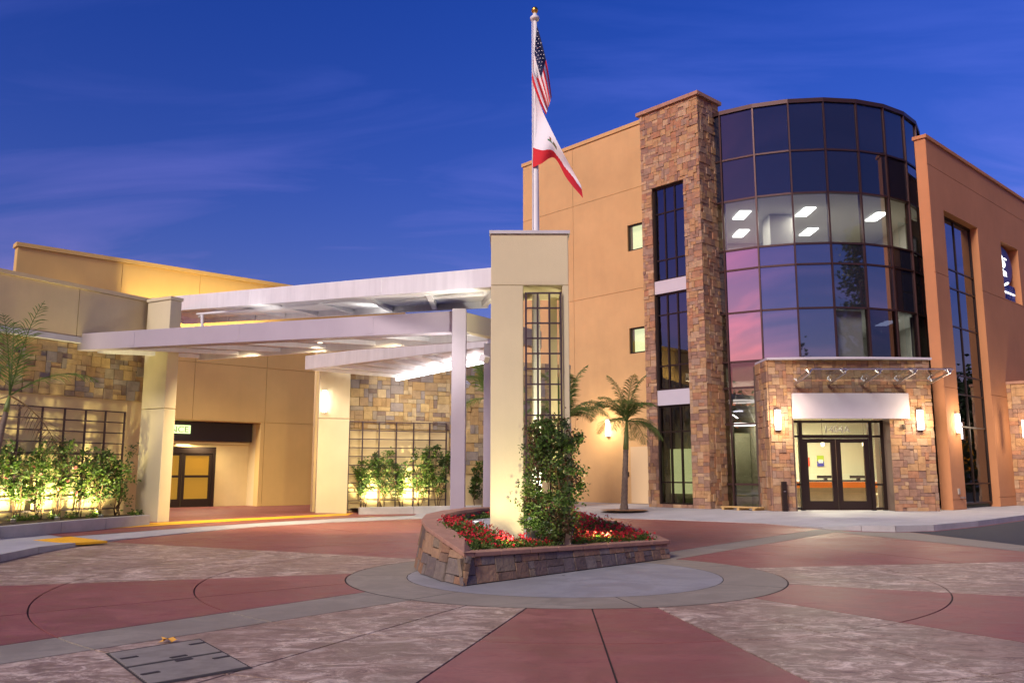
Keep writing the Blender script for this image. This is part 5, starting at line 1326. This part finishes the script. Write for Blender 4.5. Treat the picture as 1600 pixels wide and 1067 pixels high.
# ------------------------------------------------------------------ trees across the drive behind the camera (mirrored in the glass; some added to block the horizon glow)
def tree(base, h, r, label, seed, conifer=False):
    rnd = random.Random(seed); base = Vector(base); t = thing('street_tree', label, 'tree', base, 'trees mirrored in the drum glass')
    tk = MB(); tk.tube([base, base + Vector((.1, 0, h * .4)), base + Vector((0, .1, h * .85))], [h * .028, h * .02, h * .006], 8)
    for k in range(7):
        a = rnd.uniform(0, 6.3); z = h * rnd.uniform(.3, .7); tk.tube([base + Vector((0, 0, z)), base + Vector((cos(a) * r * .7, sin(a) * r * .7, z + h * .15))], [h * .01, h * .003], 5)
    tk.build('trunk', M_BARK, t); b = MB()
    for k in range(110):
        f = rnd.random(); z = h * (.22 + .78 * f) if conifer else h * (.05 + .95 * f); rr = r * ((1 - f) * 1.0 + .06) if conifer else r * math.sqrt(max(.05, 1 - (2 * f - .8) ** 2 / 1.5)) * rnd.random() ** .4
        a = rnd.uniform(0, 6.3); c = base + Vector((cos(a) * rr * rnd.uniform(.5, 1), sin(a) * rr * rnd.uniform(.5, 1), z))
        for q in range(28): leafquad(b, c + Vector((rnd.gauss(0, r * .15), rnd.gauss(0, r * .15), rnd.gauss(0, r * .12))), .3, rnd, 0)
    b.build('crown', M_LEAFD, t, fix=False)
for x, y, h, r, cf, lab in ((38, -9, 21, 3.6, True, 'tall dark conifer mirrored in the drum glass right of centre'), (-32, -24, 8, 3.5, False, 'broad tree mirrored low in the drum glass above portal'), (-46, -10, 7, 4, False, 'rounded tree mirrored in the tower windows'), (13, -17, 12, 2.6, False, 'leafy tree mirrored low in the drum above the portal edge'), (-40, -30, 9, 4.5, False, 'wide tree added to block glow in glass between tower and portal'), (-38, -38, 8, 4.5, False, 'second tree added to block glow between tower and portal'), (-28, -36, 8, 4, False, 'bushy tree mirrored low in the glass drum'), (-16, -38, 8, 4, False, 'far tree mirrored low in the middle of the drum'), (-43, -13, 9, 6, False, 'dense tree added to block glow beside the tower at ground level'), (-44, -22, 8, 5, False, 'low spreading tree added to block glow beside the tower'), (50, 44, 8, 5.5, False, 'bushy tree added to block glow at the foot of the rust wall window'), (54, 50, 9, 5.5, False, 'taller tree added to block glow in the rust wall window'), (47, 37, 8, 5, False, 'small tree added to block glow at the edge of rust wall window')):
    tree((x, y, 0), h, r, lab, int(abs(x) * 3 + h), cf)

hd = thing('glow_block_hedge', 'tall dark hedge added to block the horizon glow in the low glass', 'hedge', (-44, -18, 0))  # unseen hedge, added to keep the horizon glow out of the low panes
ha, hb = Vector((-58, 6, 0)), Vector((-28, -46, 0)); hdv = (hb - ha).normalized(); hn = Vector((hdv.y, -hdv.x, 0))
core = MB(); core.hexa([ha - hn, hb - hn, hb + hn, ha + hn] + [p + Vector((0, 0, 5.2)) for p in (ha - hn, hb - hn, hb + hn, ha + hn)]); core.build('core', M_LEAFD, hd)
rnd = random.Random(90); b = MB()
for k in range(5000):
    p = ha.lerp(hb, rnd.random()) + hn * rnd.uniform(-1.2, 1.2) + Vector((0, 0, rnd.uniform(.1, 5.7))); leafquad(b, p, .45, rnd, rnd.choice((0, 1)))
b.build('foliage', [M_LEAFD, M_LEAF], hd, fix=False)
